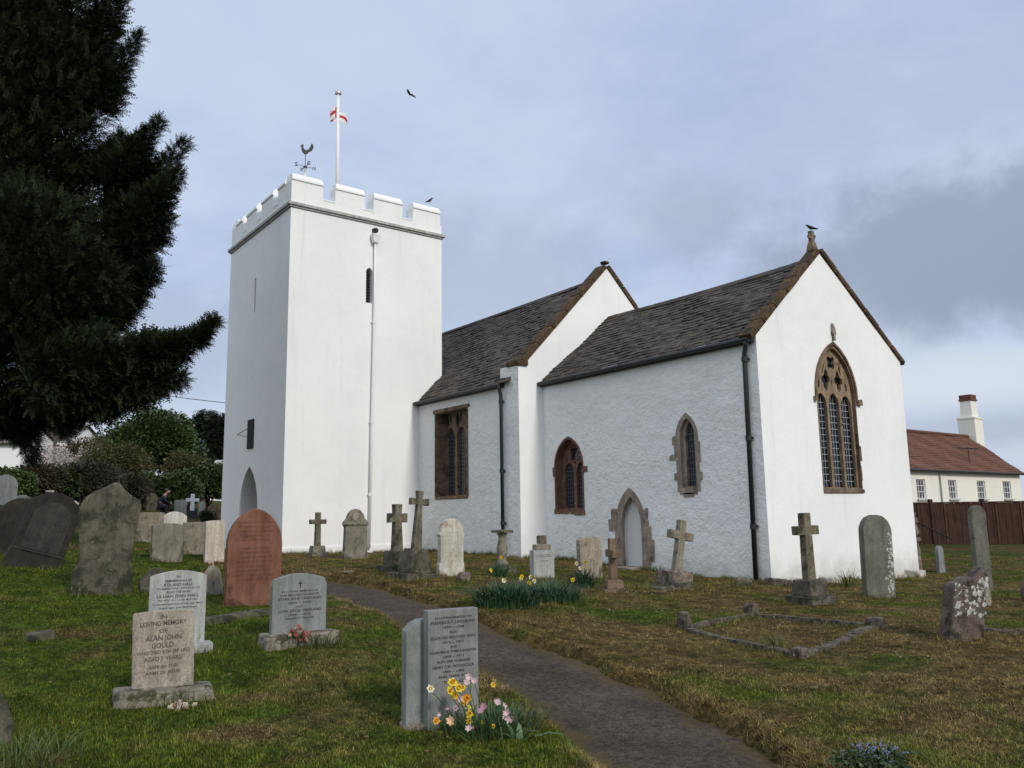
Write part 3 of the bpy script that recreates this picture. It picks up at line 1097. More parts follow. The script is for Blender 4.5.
def text_lines(name, lines, mat, parent, xf):
    """lettering on the east face: (text, height, z, width)"""
    s = MB()
    for txt, h, z, w in lines:
        cu = bpy.data.curves.new('lettering', 'FONT')
        cu.body = txt
        cu.size = h * 1.4
        cu.align_x = 'CENTER'
        cu.align_y = 'CENTER'
        cu.resolution_u = 2
        cu.offset = h * .018
        ob = bpy.data.objects.new('lettering', cu)
        me = bpy.data.meshes.new_from_object(ob)
        vx = [v.co.copy() for v in me.vertices]
        if vx:
            x0, x1 = min(v.x for v in vx), max(v.x for v in vx)
            k = w / max(1e-6, x1 - x0) if w else 1
            s.add([(xf, (v.x - (x0 + x1) / 2) * k, v.y + z) for v in vx], [tuple(p.vertices) for p in me.polygons])
        bpy.data.objects.remove(ob)
        bpy.data.curves.remove(cu)
        bpy.data.meshes.remove(me)
    return s.build(name, mat, parent)


def prof_round(w, h, n=14, sh=0.):
    r = w / 2 - sh
    z0 = h - r
    pts = [(-w / 2, 0), (w / 2, 0), (w / 2, z0)]
    if sh:
        pts.append((r, z0 + sh * .3))
    for i in range(1, n):
        a = math.pi * i / n
        pts.append((r * math.cos(a), z0 + r * math.sin(a)))
    if sh:
        pts.append((-r, z0 + sh * .3))
    pts.append((-w / 2, z0))
    return pts


def prof_seg(w, h, rise, n=10, corner=0.):
    pts = [(-w / 2, 0), (w / 2, 0)]
    if corner:
        pts.append((w / 2, h - rise - corner))
    for i in range(n + 1):
        y = (w / 2 - corner * .5) - (w - corner) * i / n
        q = y / (w / 2)
        pts.append((y, h - rise * q * q))
    if corner:
        pts.append((-w / 2, h - rise - corner))
    return pts


def slab(name, prof, th, mat, parent=None, bevel=.008, wob=0., sink=.25):
    """an upright slab facing +x, profile in (y, z); foot sunk into the turf"""
    pr = []
    for y, z in prof:
        if z <= 0:
            z = -sink
        pr.append((y + random.uniform(-wob, wob), z + random.uniform(-wob, wob)))
    if wob:                                           # break long edges so that they wander
        q = []
        for i in range(len(pr)):
            a, b_ = pr[i], pr[(i + 1) % len(pr)]
            q.append(a)
            L = math.hypot(b_[0] - a[0], b_[1] - a[1])
            k = int(L / .12)
            for j in range(1, k):
                q.append((a[0] + (b_[0] - a[0]) * j / k + random.uniform(-wob, wob) * .6, a[1] + (b_[1] - a[1]) * j / k + random.uniform(-wob, wob) * .6))
        pr = q
    s = MB()
    s.plate(pr, [], (th / 2, 0, 0), YA, ZA, XA, th)
    return s.build(name, mat, parent, bevel=bevel)


def blotch(s, x, y, z, r):
    n = 9
    vs = [(x + .004, y, z)]
    for k in range(n):
        a = 2 * math.pi * k / n
        q = r * random.uniform(.35, 1.25)
        vs.append((x + .0015, y + math.cos(a) * q, z + math.sin(a) * q * 1.2))
    s.add(vs, [(0, 1 + k, 1 + (k + 1) % n) for k in range(n)])


def place(o, x, y, yaw=0., tx=0., ty=0., dz=0.):
    o.location = (x, y, gz(x, y) + dz)
    o.rotation_euler = (R(tx), R(ty), R(yaw))
    return o


def cross_prof(h, w, a, z_arm, ah, taper=1.0, z0=0., flare=1.0):
    """latin cross outline: shaft width a, arms of height ah at z_arm"""
    b0 = a * taper
    return [(-b0 / 2, z0), (b0 / 2, z0), (a / 2, z_arm - ah / 2), (w / 2, z_arm - ah / 2 * flare), (w / 2, z_arm + ah / 2 * flare), (a / 2, z_arm + ah / 2),
            (a / 2 * flare, h), (-a / 2 * flare, h), (-a / 2, z_arm + ah / 2), (-w / 2, z_arm + ah / 2 * flare), (-w / 2, z_arm - ah / 2 * flare), (-a / 2, z_arm - ah / 2)]


# stone materials
M['granite'] = stone('grey_granite', (.175, .185, .182), (.23, .24, .235), 8, fine=160, bstr=.15, bdist=.004, rough=.7)
M['granite2'] = stone('blue_grey_granite', (.18, .20, .197), (.25, .268, .262), 6, fine=170, bstr=.2, bdist=.004, rough=.7)
M['palegrey'] = stone('pale_grey_stone', (.32, .335, .325), (.40, .41, .40), 6, fine=150, bstr=.15, bdist=.004, dark=(.18, .19, .18), damt=.1)
M['buff'] = stone('buff_stone', (.285, .25, .21), (.37, .33, .28), 7, (.46, .42, .36), .12, 20, dark=(.17, .14, .12), damt=.25, bstr=.3, bdist=.005)
M['plinth'] = stone('mossy_plinth_stone', (.17, .15, .125), (.30, .27, .23), 9, (.36, .34, .29), .3, 14, dark=(.055, .055, .03), damt=.45, bstr=.8, bdist=.02)
M['redgran'] = stone('red_sandstone_slab', (.155, .068, .045), (.21, .10, .067), 4, fine=90, bstr=.3, bdist=.006, dark=(.075, .035, .027), damt=.35)
M['mottled'] = stone('dark_mottled_stone', (.060, .056, .042), (.135, .122, .096), 5, (.23, .215, .17), .25, 9, dark=(.03, .032, .02), damt=.5, bstr=.8, bdist=.02)
M['darkstone'] = stone('blackened_stone', (.018, .017, .015), (.036, .033, .029), 5, (.10, .095, .08), .12, 16, bstr=.6, bdist=.012)
M['darkpanel'] = stone('grey_inset_stone', (.030, .029, .027), (.052, .049, .045), 5, bstr=.4, bdist=.008)
M['olive'] = stone('olive_lichen_stone', (.115, .10, .07), (.19, .17, .125), 7, (.26, .24, .17), .3, 14, dark=(.05, .045, .028), damt=.45, bstr=.7, bdist=.015)
M['tanstone'] = stone('tan_weathered_stone', (.19, .17, .135), (.27, .245, .20), 6, (.36, .34, .28), .2, 12, dark=(.09, .08, .055), damt=.4, bstr=.6, bdist=.012)
M['greytan'] = stone('grey_tan_stone', (.17, .155, .125), (.25, .23, .19), 4, (.36, .34, .30), .15, 9, dark=(.09, .082, .06), damt=.4, bstr=.5, bdist=.01)
M['marble'] = stone('stained_white_marble', (.42, .395, .33), (.56, .54, .48), 4, dark=(.21, .16, .095), damt=.35, bstr=.25, bdist=.006)
M['portland'] = stone('pale_portland_stone', (.44, .395, .33), (.53, .485, .42), 4, dark=(.27, .23, .18), damt=.2, bstr=.25, bdist=.006)
M['whitestone'] = stone('bright_white_stone', (.55, .53, .48), (.64, .62, .58), 4, bstr=.2, bdist=.005)
M['lichenbeige'] = stone('beige_lichened_stone', (.25, .215, .165), (.36, .32, .26), 6, (.44, .41, .34), .4, 14, dark=(.10, .085, .065), damt=.4, bstr=.7, bdist=.012)
M['greenslab'] = stone('greenish_grey_slab', (.115, .115, .095), (.16, .16, .135), 4, (.45, .45, .42), .02, 11, dark=(.07, .065, .04), damt=.3, bstr=.4, bdist=.008)
M['patched'] = stone('white_patched_lichen_stone', (.095, .072, .06), (.17, .135, .115), 7, (.46, .46, .42), .18, 6.5, dark=(.04, .033, .027), damt=.45, bstr=1, bdist=.03)
M['whitelichen'] = stone('white_lichen', (.36, .37, .33), (.55, .55, .52), 18, dark=(.16, .15, .12), damt=.3, bstr=1, bdist=.02)
M['kerb'] = stone('pebbled_kerb_stone', (.075, .060, .044), (.165, .138, .108), 16, (.36, .335, .295), .34, 30, dark=(.035, .03, .024), damt=.5, fine=50, bstr=1, bdist=.025)

# ---- A: pair of grey stones at the path
ta = empty('headstone')
tag(ta, 'grey granite headstone with four names in black lettering, flowers in front, beside the path', 'gravestone')
slab('slab', [(-.225, 0), (.225, 0), (.225, .90), (-.225, .90)], .10, M['granite'], ta, .006)
AL = lambda y: .90 - (y - 65) * .00151
text_lines('inscription', [('IN LOVING MEMORY OF', .017, AL(107), .33), ('FREDERICK P. LEWORTHY', .023, AL(132), .40), ('1879 – 1948', .019, AL(158), .19), ('ALSO', .017, AL(184), .075),
                           ('ELIZA HIS BELOVED WIFE', .021, AL(211), .40), ('1876 – 1952', .019, AL(236), .185), ('AND', .017, AL(260), .06), ('LILIAN MAUD THEIR DAUGHTER', .02, AL(285), .41), ('1899 – 1971', .019, AL(310), .18),
                           ('ALSO HER HUSBAND', .019, AL(335), .30), ('HENRY C.W. WOODCOCK', .022, AL(362), .37), ('1896 – 1984', .019, AL(387), .19), ('AND THEIR SON', .019, AL(412), .28), ('DOUGLAS', .019, AL(440), .17), ('1930 –', .019, AL(465), .10)],
           M['letter'], ta, .0525)
place(ta, 4.47, -10.39, -8, 0, 0)
t2 = empty('headstone')
tag(t2, 'plain speckled grey headstone close behind the black lettered stone at the path', 'gravestone')
slab('slab', [(-.26, 0), (.26, 0), (.26, .835), (-.13, .835), (-.20, .81), (-.26, .75)], .11, M['granite2'], t2, .008)
s = MB()
s.box((.02, .02, -.03), (.20, .56, .12), jit=.012)
s.build('plinth', M['buff'], t2, bevel=.012)
place(t2, 4.335, -10.475, -8, 0, 0, -.01)

# ---- B
tb = empty('headstone')
tag(tb, 'small buff headstone to a child of five on a rough mossy plinth', 'gravestone')
slab('slab', prof_seg(.50, .77, .015), .085, M['buff'], tb, .006, .003)
BL = lambda v: .77 - (v - 608) * .0083
text_lines('inscription', [('IN', .034, BL(614.4), .05), ('LOVING MEMORY', .042, BL(621), .38), ('OF', .034, BL(628.8), .07), ('ALAN JOHN', .044, BL(636), .29), ('GOULD.', .046, BL(643.5), .19),
                           ('WHO DIED 6TH SEP 1952', .030, BL(650.3), .43), ('AGED 5 YEARS.', .034, BL(657), .31), ('SAFE IN THE', .026, BL(665), .23), ('     ARMS OF JESUS.', .026, BL(671), .28)], M['letter_brown'], tb, .0455)
s = MB()
s.box((.02, .02, .03), (.30, .80, .17), jit=.03)
s.build('plinth', M['plinth'], tb, bevel=.03)
place(tb, 2.51, -12.12, -14, 2)

# ---- C
tcn = empty('headstone')
tag(tcn, 'pale grey headstone with curved top and dark italic lines, behind the buff stone', 'gravestone')
slab('slab', prof_seg(.57, .87, .055, 12, .01), .075, M['palegrey'], tcn, .005)
CL = lambda v: .87 - (v - 568) * .01025
text_lines('inscription', [('IN', .022, CL(574.2), .04), ('REMEMBRANCE OF', .024, CL(578.3), .27), ('ROLAND HALL', .030, CL(582.3), .29), ('7TH MARCH 1924 – 27TH JUNE 1977', .017, CL(586.1), .44), ('ALSO HIS WIFE', .020, CL(589.8), .24),
                           ('LILLIAN JEAN HALL', .030, CL(594), .42), ('3RD NOV 1921 – 17TH MAY 2002', .017, CL(598), .40), ('Treasured memories of our dear Mum', .018, CL(601.8), .50), ('Good night and God bless', .018, CL(605.6), .38)], M['letter'], tcn, .0395)
s = MB()
s.box((.03, .02, .03), (.26, .70, .16), jit=.008)
s.build('plinth', M['palegrey'], tcn, bevel=.01)
place(tcn, .90, -11.60, -10)

# ---- D
o = slab('headstone', arch(0, .76, 0, .86, 1.36, 12), .13, M['redgran'], None, .012, .003)
tag(o, 'tall red sandstone headstone with pointed arched top', 'gravestone')
s = MB()
for k in range(13):
    z = 1.16 - k * .062 - (.05 if k > 4 else 0)
    L = random.uniform(.16, .27)
    y = -L
    while y < L:
        w = random.uniform(.008, .022)
        s.box((.066, y + w / 2, z), (.004, w, .016 + random.random() * .008))
        y += w + random.uniform(.006, .016)
s.build('worn_carving', stone('worn_red_carving', (.10, .046, .032), (.15, .07, .048), 8), o)
place(o, -1.37, -9.97, -5)

# ---- E
te = empty('headstone')
tag(te, 'blue grey granite headstone with small cross and black lettering, faded wreath on its plinth', 'gravestone')
slab('slab', prof_seg(.62, .74, .07, 12, .05), .09, M['granite2'], te, .006)
EL = lambda v: .74 - (v - 572) * .01074
text_lines('inscription', [('IN LOVING MEMORY OF', .020, EL(590), .42), ('OUR BELOVED DAUGHTER', .020, EL(593.6), .45), ('ETHEL JANE CRIDLAND', .027, EL(597.4), .49), ('1894 – 1974', .021, EL(601.8), .26), ('ALSO', .017, EL(605.5), .10),
                           ('JOHN (JACK) CRIDLAND', .027, EL(609.6), .49), ('1885 – 1973', .021, EL(613.7), .25), ('PERFECT PEACE', .017, EL(617.3), .33)], M['letter'], te, .0475)
s = MB()
s.box((.0475, 0, EL(583.5)), (.003, .010, .075))
s.box((.0475, 0, EL(582.0)), (.0026, .046, .011))
s.build('carved_cross', M['letter'], te)
s = MB()
s.box((.05, .0, .02), (.36, .80, .17), jit=.02)
s.build('plinth', M['plinth'], te, bevel=.02)
place(te, 1.31, -10.40, -4)

# ---- F
fp = [(-.43, 0), (.40, 0), (.41, .30), (.37, .46), (.40, .9), (.46, 1.28), (.44, 1.38), (.32, 1.45), (.20, 1.56), (.12, 1.66), (.05, 1.67), (-.05, 1.60), (-.18, 1.53), (-.30, 1.45), (-.38, 1.33), (-.40, 1.20), (-.36, .8), (-.34, .46), (-.42, .34)]
o = slab('headstone', fp, .17, M['mottled'], None, .02, .008)
tag(o, 'large dark mottled headstone with worn pointed top, under the yew', 'gravestone')
place(o, -3.53, -11.51, -8, -1)

# ---- G: two blackened stones leaning over to the right
o = slab('headstone', prof_round(.80, 1.12), .13, M['darkstone'], None, .012, .004)
tag(o, 'blackened plain round topped headstone leaning right, behind the panelled dark one', 'gravestone')
place(o, -7.75, -12.36, 0, -15, 0, -.05)
t = empty('headstone')
tag(t, 'dark leaning headstone with grey inset panel and shouldered top', 'gravestone')
slab('slab', [(-.46, 0), (.46, 0), (.46, .30), (.42, .34), (.42, 1.05), (.40, 1.2), (.28, 1.30), (.18, 1.36), (0, 1.40), (-.18, 1.36), (-.28, 1.30), (-.40, 1.2), (-.42, 1.05), (-.42, .34), (-.46, .30)], .15, M['darkstone'], t, .012, .004)
slab('inset_panel', [(y, z + .36) for y, z in prof_round(.62, .86)], .02, M['darkpanel'], t, .004).location = (.072, 0, 0)
s = MB()
s.box((.085, 0, .335), (.02, .80, .03))
s.build('ledge', M['darkpanel'], t, bevel=.004)
s = MB()
for y, z, w in ((-.20, 1.375, .11), (.27, 1.315, .09), (.35, 1.24, .07)):
    s.box((0, y, z), (.13, w, .025), Matrix.Rotation(R(-20 if y > 0 else 20), 3, 'X'), jit=.008)
s.build('lichen_patch', M['whitelichen'], t)
place(t, -6.32, -12.14, 0, -17, 2, -.05)

# ---- stones beyond
def simple(prof, th, mat, x, y, label, yaw=0., tx=0., ty=0., group=None, bevel=.01, wob=.004, name='headstone', dz=0.):
    o = slab(name, prof, th, mat, None, bevel, wob)
    tag(o, label, 'gravestone', group)
    return place(o, x, y, yaw, tx, ty, dz)


simple(prof_round(.66, 1.05),   .14, M['whitestone'], -20.2, -11.3, 'pale round topped headstone at the far left below the hedge', dz=-.1)
simple(prof_round(.46, .66), .14, M['whitestone'], -17.6, -11.1, 'white rounded stone peeping over the blackened leaning headstones', dz=-.05)
simple(prof_seg(.66, .83, .04), .13, M['greytan'], -8.80, -9.26, 'grey tan slab with peeling foot, in front of a white rounded stone', 4)
simple(prof_seg(.60, .76, .01), .12, M['tanstone'], -10.1, -8.27, 'plain square tan slab between the peeling slab and the white slab', 0)
simple(prof_seg(.43, .92, .02), .12, M['portland'], -8.70, -8.27, 'upright pale cream slab beside the red sandstone headstone', 0)
simple(prof_seg(.64, .88, .13), .12, M['whitestone'], -13.7, -7.84, 'white headstone with curved top rising behind the grey tan slab', 0)
simple(prof_seg(.70, .80, .01), .12, M['tanstone'], -13.2, -8.60, 'low grey slab half hidden by the large mottled headstone', 0)
simple(prof_round(.56, .95, 10), .14, M['mottled'], -34.7, -3.5, 'far mottled round topped stone in front of the dark bushes', dz=-.05)
simple(prof_seg(.58, .80, .05), .14, M['granite2'], -31.8, -2.85, 'small grey far headstone beside the crouching person', dz=-.05)
simple(prof_round(.50, .80, 10), .14, stone('orange_brown_stone', (.17, .12, .06), (.25, .18, .10), 5, dark=(.07, .05, .03), damt=.3), -28.7, -2.2, 'orange brown round topped stone near the tower corner')
simple(prof_seg(.30, .72, .02), .10, M['granite2'], -32.1, -1.75, 'narrow greenish stone behind the white cross')
simple([(-.10, 0), (.16, 0), (.05, .30), (-.02, .34)], .10, M['portland'], -29.6, -2.35, 'small pale pointed stone below the far white cross')
# white cross far off
t = empty('cross_headstone')
tag(t, 'small white cross on a grey step far off by the bushes', 'cross')
slab('cross', cross_prof(1.12, .60, .15, .84, .15, 1.2, .30), .12, plain('white_cross_stone', (.72, .73, .75), .7, 0, .05), t, .008, sink=-.3)
s = MB()
s.frustum((0, 0, -.1), (.5, .52), (.32, .36), .44)
s.build('base', M['darkpanel'], t, bevel=.02)
place(t, -30.3, -2.7, 0)
# low stones by the red one
simple([(-.20, 0), (.22, 0), (.24, .2), (.16, .33), (.02, .38), (-.10, .30), (-.20, .16)], .16, M['mottled'], -3.45, -10.80, 'low rounded mossy stone behind the pale curved headstone', 0, 0, 0, bevel=.03, wob=.015)
simple([(-.17, 0), (.17, 0), (.15, .36), (.03, .46), (-.14, .34)], .10, M['tanstone'], -2.95, -10.02, 'small pointed leaning stone left of the red headstone', 25, 6, -8, bevel=.02, wob=.012)
t = MB()
t.box((0, 0, .0), (.22, .92, .14), jit=.03)
o = t.build('kerb_stone', M['mottled'], None, bevel=.03)
tag(o, 'long low kerb stone lying in grass before the red headstone', 'kerb')
place(o, -.25, -10.55, 14)
t = MB()
t.box((0, 0, .03), (.22, .27, .13), jit=.03)
o = t.build('flat_stone', M['mottled'], None, bevel=.03)
tag(o, 'small flat stone set in the lawn on the left', 'stone')
place(o, -.43, -12.70, 20)
simple([(-.22, 0), (.20, 0), (.20, .15), (.10, .33), (-.05, .44), (-.2, .42)], .22, M['mottled'], 3.10, -13.52, 'dark rough stone cut off by the left edge of the view', 0, -4, 0, bevel=.04, wob=.02)

# ---- row below the tower
def cross_stone(name_label, x, y, prof, th, steps, mat, base_mat, yaw=0, tx=0, z0=.2, ty=0, group=None):
    t = empty('cross_headstone')
    tag(t, name_label, 'cross', group)
    slab('cross', prof, th, mat, t, .010, .003, sink=-z0 + .02)
    for (c, d0, d1, h) in steps:
        s = MB()
        s.frustum(c, d0, d1, h)
        s.build('step', base_mat, t, bevel=.014)
    return place(t, x, y, yaw, tx, ty)


cross_stone('small weathered cross on one block, leftmost by the tower', -10.66, -4.95, cross_prof(1.13, .46, .13, .88, .12, 1.25, .2), .12, [((0, 0, -.2), (.44, .50), (.40, .46), .28), ((0, 0, .08), (.32, .36), (.28, .32), .17)], M['olive'], M['tanstone'], 0, 0)
t = empty('headstone')
tag(t, 'shouldered headstone with a carved roundel, in front of the tower', 'gravestone')
slab('slab', [(-.35, 0), (.35, 0), (.33, .14), (.31, .18), (.29, .78), (.335, .86), (.32, .92), (.24, 1.0), (.19, 1.12), (.10, 1.21), (0, 1.235), (-.10, 1.21), (-.19, 1.12), (-.24, 1.0), (-.32, .92), (-.335, .86), (-.29, .78), (-.31, .18), (-.33, .14)], .15, M['greytan'], t, .014, .004)
s = MB()
s.tube([(.07, 0, 1.03), (.092, 0, 1.03)], [.11, .10], 18)
s.build('roundel', M['lichenbeige'], t)
s = MB()
s.box((.08, 0, .84), (.03, .62, .05))
s.build('moulding', M['olive'], t, bevel=.008)
place(t, -8.91, -4.71, 0)
cross_stone('broad armed cross on stepped blocks, left of the leaning one', -4.77, -5.80, cross_prof(1.38, .42, .15, 1.10, .165, 1.45, .42, 1.18), .15, [((0, 0, -.2), (.66, .66), (.62, .62), .36), ((0, 0, .16), (.42, .42), (.36, .36), .28)], M['olive'], M['mottled'], 4)
cross_stone('tall tapering cross leaning right on a sloping plinth', -3.62, -6.05, cross_prof(1.63, .40, .10, 1.42, .10, 1.9, .5, 1.35), .12, [((0, 0, -.2), (.82, .82), (.80, .80), .27), ((0, 0, .07), (.50, .50), (.34, .34), .46)], M['olive'], M['mottled'], 0, -4)
t = empty('headstone')
tag(t, 'stained white round topped marble headstone right of the crosses', 'gravestone')
slab('slab', [(-.30, 0), (.30, 0), (.285, .22), (.26, .26), (.26, .74), (.29, .79), (.25, .84)] + [(.25 * math.cos(a), .84 + .25 * math.sin(a)) for a in np.linspace(.15, math.pi - .15, 12)] + [(-.25, .84), (-.29, .79), (-.26, .74), (-.26, .26), (-.285, .22)], .13, M['marble'], t, .012, .003)
s = MB()
for dx_, dz_, w_, h_ in ((0, .62, .30, .012), (0, .83, .36, .012), (0, .45, .28, .012), (-.06, .64, .01, .4), (.06, .64, .01, .4)):
    s.box((.066, dx_, dz_), (.004, w_, h_))
s.build('carved_panel', plain('pale_incised_line', (.40, .38, .33), .8), t)
place(t, -3.34, -5.42, 0, -1)
# baluster pedestal
t = empty('pedestal')
tag(t, 'turned stone baluster pedestal with a flat square top by the nave wall', 'pedestal')
s = MB()
s.lathe([(.10, .16), (.13, .18), (.13, .22), (.085, .26), (.09, .34), (.115, .44), (.12, .52), (.095, .62), (.075, .72), (.085, .78), (.11, .80), (.11, .83)], 18)
s.build('shaft', M['tanstone'], t, smooth=True)
s = MB()
s.box((0, 0, .865), (.34, .34, .055), jit=.006)
s.build('top', M['olive'], t, bevel=.01)
s = MB()
s.frustum((0, 0, -.2), (.50, .50), (.46, .46), .28)
s.frustum((0, 0, .08), (.34, .34), (.26, .26), .09)
s.build('base', M['mottled'], t, bevel=.014)
place(t, -3.82, -3.83, 5)
# stepped-top stone
t = empty('headstone')
tag(t, 'pale lettered headstone with a stepped block top behind the daffodils', 'gravestone')
slab('slab', [(-.235, 0), (.235, 0), (.235, .52), (-.235, .52)], .15, M['palegrey'], t, .006)
s = MB()
s.box((0, 0, .575), (.15, .34, .105), jit=.004)
s.build('tier', M['tanstone'], t, bevel=.008)
s = MB()
s.box((0, 0, .715), (.13, .15, .165), jit=.004)
s.build('cap_block', M['olive'], t, bevel=.008)
s = MB()
s.box((.077, 0, .50), (.003, .006, .035))
s.box((.0768, 0, .504), (.003, .022, .006))
s.build('carved_cross', M['letter_soft'], t)
text_lines('inscription', [('IN LOVING MEMORY', .018, .425, .30), ('OF A DEAR HUSBAND', .018, .395, .36), ('AND', .014, .365, .07), ('AT REST', .016, .31, .18)], M['letter_soft'], t, .0775)
place(t, -2.31, -3.98, -6)
simple([(-.27, 0), (.27, 0), (.275, .76), (.25, .80), (-.18, .80), (-.22, .77), (-.27, .76)], .13, M['lichenbeige'], -2.03, -3.00, 'flat topped beige lichened slab near the blocked doorway', -4, 1, 0, wob=.008)
# edge-on cross
t = cross_stone('narrow brown cross seen almost edge on before the doorway', -.41, -3.91, cross_prof(.92, .50, .13, .66, .13, 1.0, .16), .13, [((0, 0, -.2), (.46, .46), (.42, .42), .26), ((0, 0, .06), (.30, .30), (.26, .26), .15)],
                stone('brown_cross_stone', (.13, .085, .055), (.21, .15, .10), 6, dark=(.05, .04, .03), damt=.4), stone('brown_step_stone', (.14, .095, .07), (.22, .16, .12), 6, dark=(.05, .04, .03), damt=.4), 62, 0)
# leaning cross on a block
t = empty('cross_headstone')
tag(t, 'tan cross tilting right on a split block by the chancel wall', 'cross')
slab('cross', cross_prof(1.27, .56, .15, .98, .15, 1.15, .28), .13, M['tanstone'], t, .010, .003, sink=-.26).rotation_euler = (R(-11), 0, 0)
s = MB()
s.box((0, .0, .10), (.46, .50, .42), Matrix.Rotation(R(-5), 3, 'X'), jit=.02)
s.build('step', M['pebble'], t, bevel=.02)
s = MB()
s.box((-.02, -.16, -.02), (.62, .78, .22), Matrix.Rotation(R(6), 3, 'X'), jit=.02)
s.build('step', M['mottled'], t, bevel=.02)
place(t, -.40, -2.36, -8)
# big cross
cross_stone('largest upright cross with dark side on stone steps before the east gable', 2.35, -2.20, cross_prof(1.42, .47, .15, 1.14, .145, 1.15, .34), .14, [((0, 0, -.2), (.66, .62), (.58, .55), .31), ((0, 0, .11), (.40, .42), (.36, .38), .25)], M['olive'], M['mottled'], -10, 1)
simple([(y * 1., z) for y, z in prof_round(.56, 1.42, 16)], .15, M['greenslab'], 2.41, -.28, 'tall round topped grey green slab before the east gable', -24, -1)
s = MB()                                              # lichen on its right edge
for k in range(90):
    z = random.uniform(.04, 1.1)
    y = .265 - abs(random.gauss(0, .055)) - (.05 if z < .4 else 0) * random.random()
    blotch(s, .075, y, z, random.uniform(.006, .03))
ol = s.build('lichen_patch', M['whitelichen'], None)
ol.parent = [q for q in COL.objects if q.get('label', '').startswith('tall round topped grey green')][0]
# broken lichen stone, leaning
t = empty('headstone')
tag(t, 'broken leaning brown headstone with white lichen on its jagged top', 'gravestone')
bp = [(y * .62, z) for y, z in [(-.36, 0), (.34, 0), (.36, .55), (.37, .80), (.31, .88), (.22, .86), (.13, .79), (.06, .74), (.02, .74), (-.12, .72), (-.2, .66), (-.30, .62), (-.34, .60)]]
slab('slab', bp, .22, M['patched'], t, .03, .014)
s = MB()
for k in range(75):
    y = random.uniform(-.20, .21)
    z = .18 + random.random() ** .5 * (.46 + max(0, y) * .6)
    blotch(s, .111, y, z, random.uniform(.006, .034))
s.build('lichen_patch', M['whitelichen'], t)
place(t, 5.42, -3.78, -30, -9, 2)
simple([(y, z) for y, z in prof_round(.27, 1.56, 12, .02)], .15, M['greenslab'], 3.14, 2.0, 'tall narrow rounded stone before the brown fence, behind the broken one', -34, 0)
simple([(-.12, 0), (.13, 0), (.10, .22), (.02, .30), (-.10, .2)], .10, M['lichenbeige'], 4.14, -.20, 'little pale pointed stone just right of the broken lichened headstone', 10, -4, 0, bevel=.02, wob=.012)
simple(prof_round(.40, .36, 10), .18, M['mottled'], 4.35, .95, 'low dark rounded stone cut by the right edge', 0, 0, 0, bevel=.02, wob=.008)
simple(prof_round(.28, .66, 10), .09, M['granite2'], .05, 6.72, 'small blue grey stone on the grass beyond the chancel corner', 0)

# ---- kerbed grave
KP = [(2.80, -5.72), (2.52, -3.95), (4.30, -3.72), (4.86, -6.20)]
kg = empty('kerbed_grave', (3.6, -4.9, gz(3.6, -4.9)))
tag(kg, 'old grave outlined by low pebbled stone kerbs with corner posts', 'grave')
kc = Vector(kg.location)
for i in range(4):
    a, b_ = KP[i], KP[(i + 1) % 4]
    d = Vector((b_[0] - a[0], b_[1] - a[1], 0))
    L = d.length
    d.normalize()
    sd_ = Vector((-d.y, d.x, 0))
    s = MB()
    n = int(L / .22)
    for j in range(n):
        p = [Vector((a[0], a[1], 0)) + d * (L * (j + e) / n) for e in (0, 1)]
        vs = []
        for q in p:
            f_ = (q.xy - Vector(a)).length / L
            zg = gz(*a) * (1 - f_) + gz(*b_) * f_
            for o_, zz in ((-.06, -.2), (.06, -.2), (.056, .05), (-.056, .05)):
                vs.append(q + sd_ * o_ + ZA * (zg + (zz if zz < 0 else zz * (.15 + 1.15 * float(fbm(np.array([q.x * 2.2]), np.array([q.y * 2.2]), 63, 2)[0]))) + random.uniform(-.004, .004)) - kc)
        s.add(vs, [(0, 1, 5, 4), (1, 2, 6, 5), (2, 3, 7, 6), (3, 0, 4, 7)] + ([(3, 2, 1, 0)] if j == 0 else []) + ([(4, 5, 6, 7)] if j == n - 1 else []))
    s.build('kerb', M['kerb'], kg)
for (x, y), hh, w_ in zip(KP, (.22, .17, .13, .11), (.14, .17, .19, .16)):
    s = MB()
    z = gz(x, y)
    s.frustum(Vector((x, y, z - .1)) - kc, (w_, w_), (w_ * .97, w_ * .97), .1 + hh - .02)
    s.frustum(Vector((x, y, z + hh - .022)) - kc, (w_ * 1.0, w_ * 1.0), (w_ * .7, w_ * .7), .025)
    s.build('corner_post', M['kerb'], kg, bevel=.015)
t = MB()
for j in range(8):
    p0 = Vector((5.30 + j * .14, -3.03 + j * .10, 0))
    t.box((p0.x - 5.6, p0.y + 2.9, gz(p0.x, p0.y) - .045 - gz(5.6, -2.9)), (.17, .16, .18), Matrix.Rotation(R(35), 3, 'Z'), jit=.012)
o = t.build('grave_kerb', M['kerb'], None)
tag(o, 'half sunk pebbled kerb in the grass at the right edge', 'kerb')
place(o, 5.6, -2.9)
# rubble along the chancel foot
for i, (x, y, w_, h_, lab) in enumerate(((.35, -.22, .34, .17, 'rough brown rubble stone at the foot of the chancel corner'), (-.05, -.75, .24, .16, 'loose rubble stone by the tilting cross'), (.5, 1.35, .22, .14, 'white rubble block left of the tall green slab'),
                                          (.35, 4.1, .30, .15, 'pale rubble block along the gable foot right of the slab'), (.35, 4.9, .36, .18, 'large pale rubble block at the far gable foot'), (-2.75, -5.5, .20, .16, 'small loose stone right of the crosses'), (-5.2, -6.7, .18, .1, 'small pale stone in grass below the crosses'))):
    s = MB()
    s.box((0, 0, h_ * .3), (w_, w_ * 1.2, h_), jit=.04)
    o = s.build('rubble_stone', M['pebble'] if i in (0, 1, 5, 6) else M['marble'], None, bevel=.03)
    tag(o, lab, 'stone', 'loose stones around the church')
    place(o, x, y, random.uniform(-30, 30))
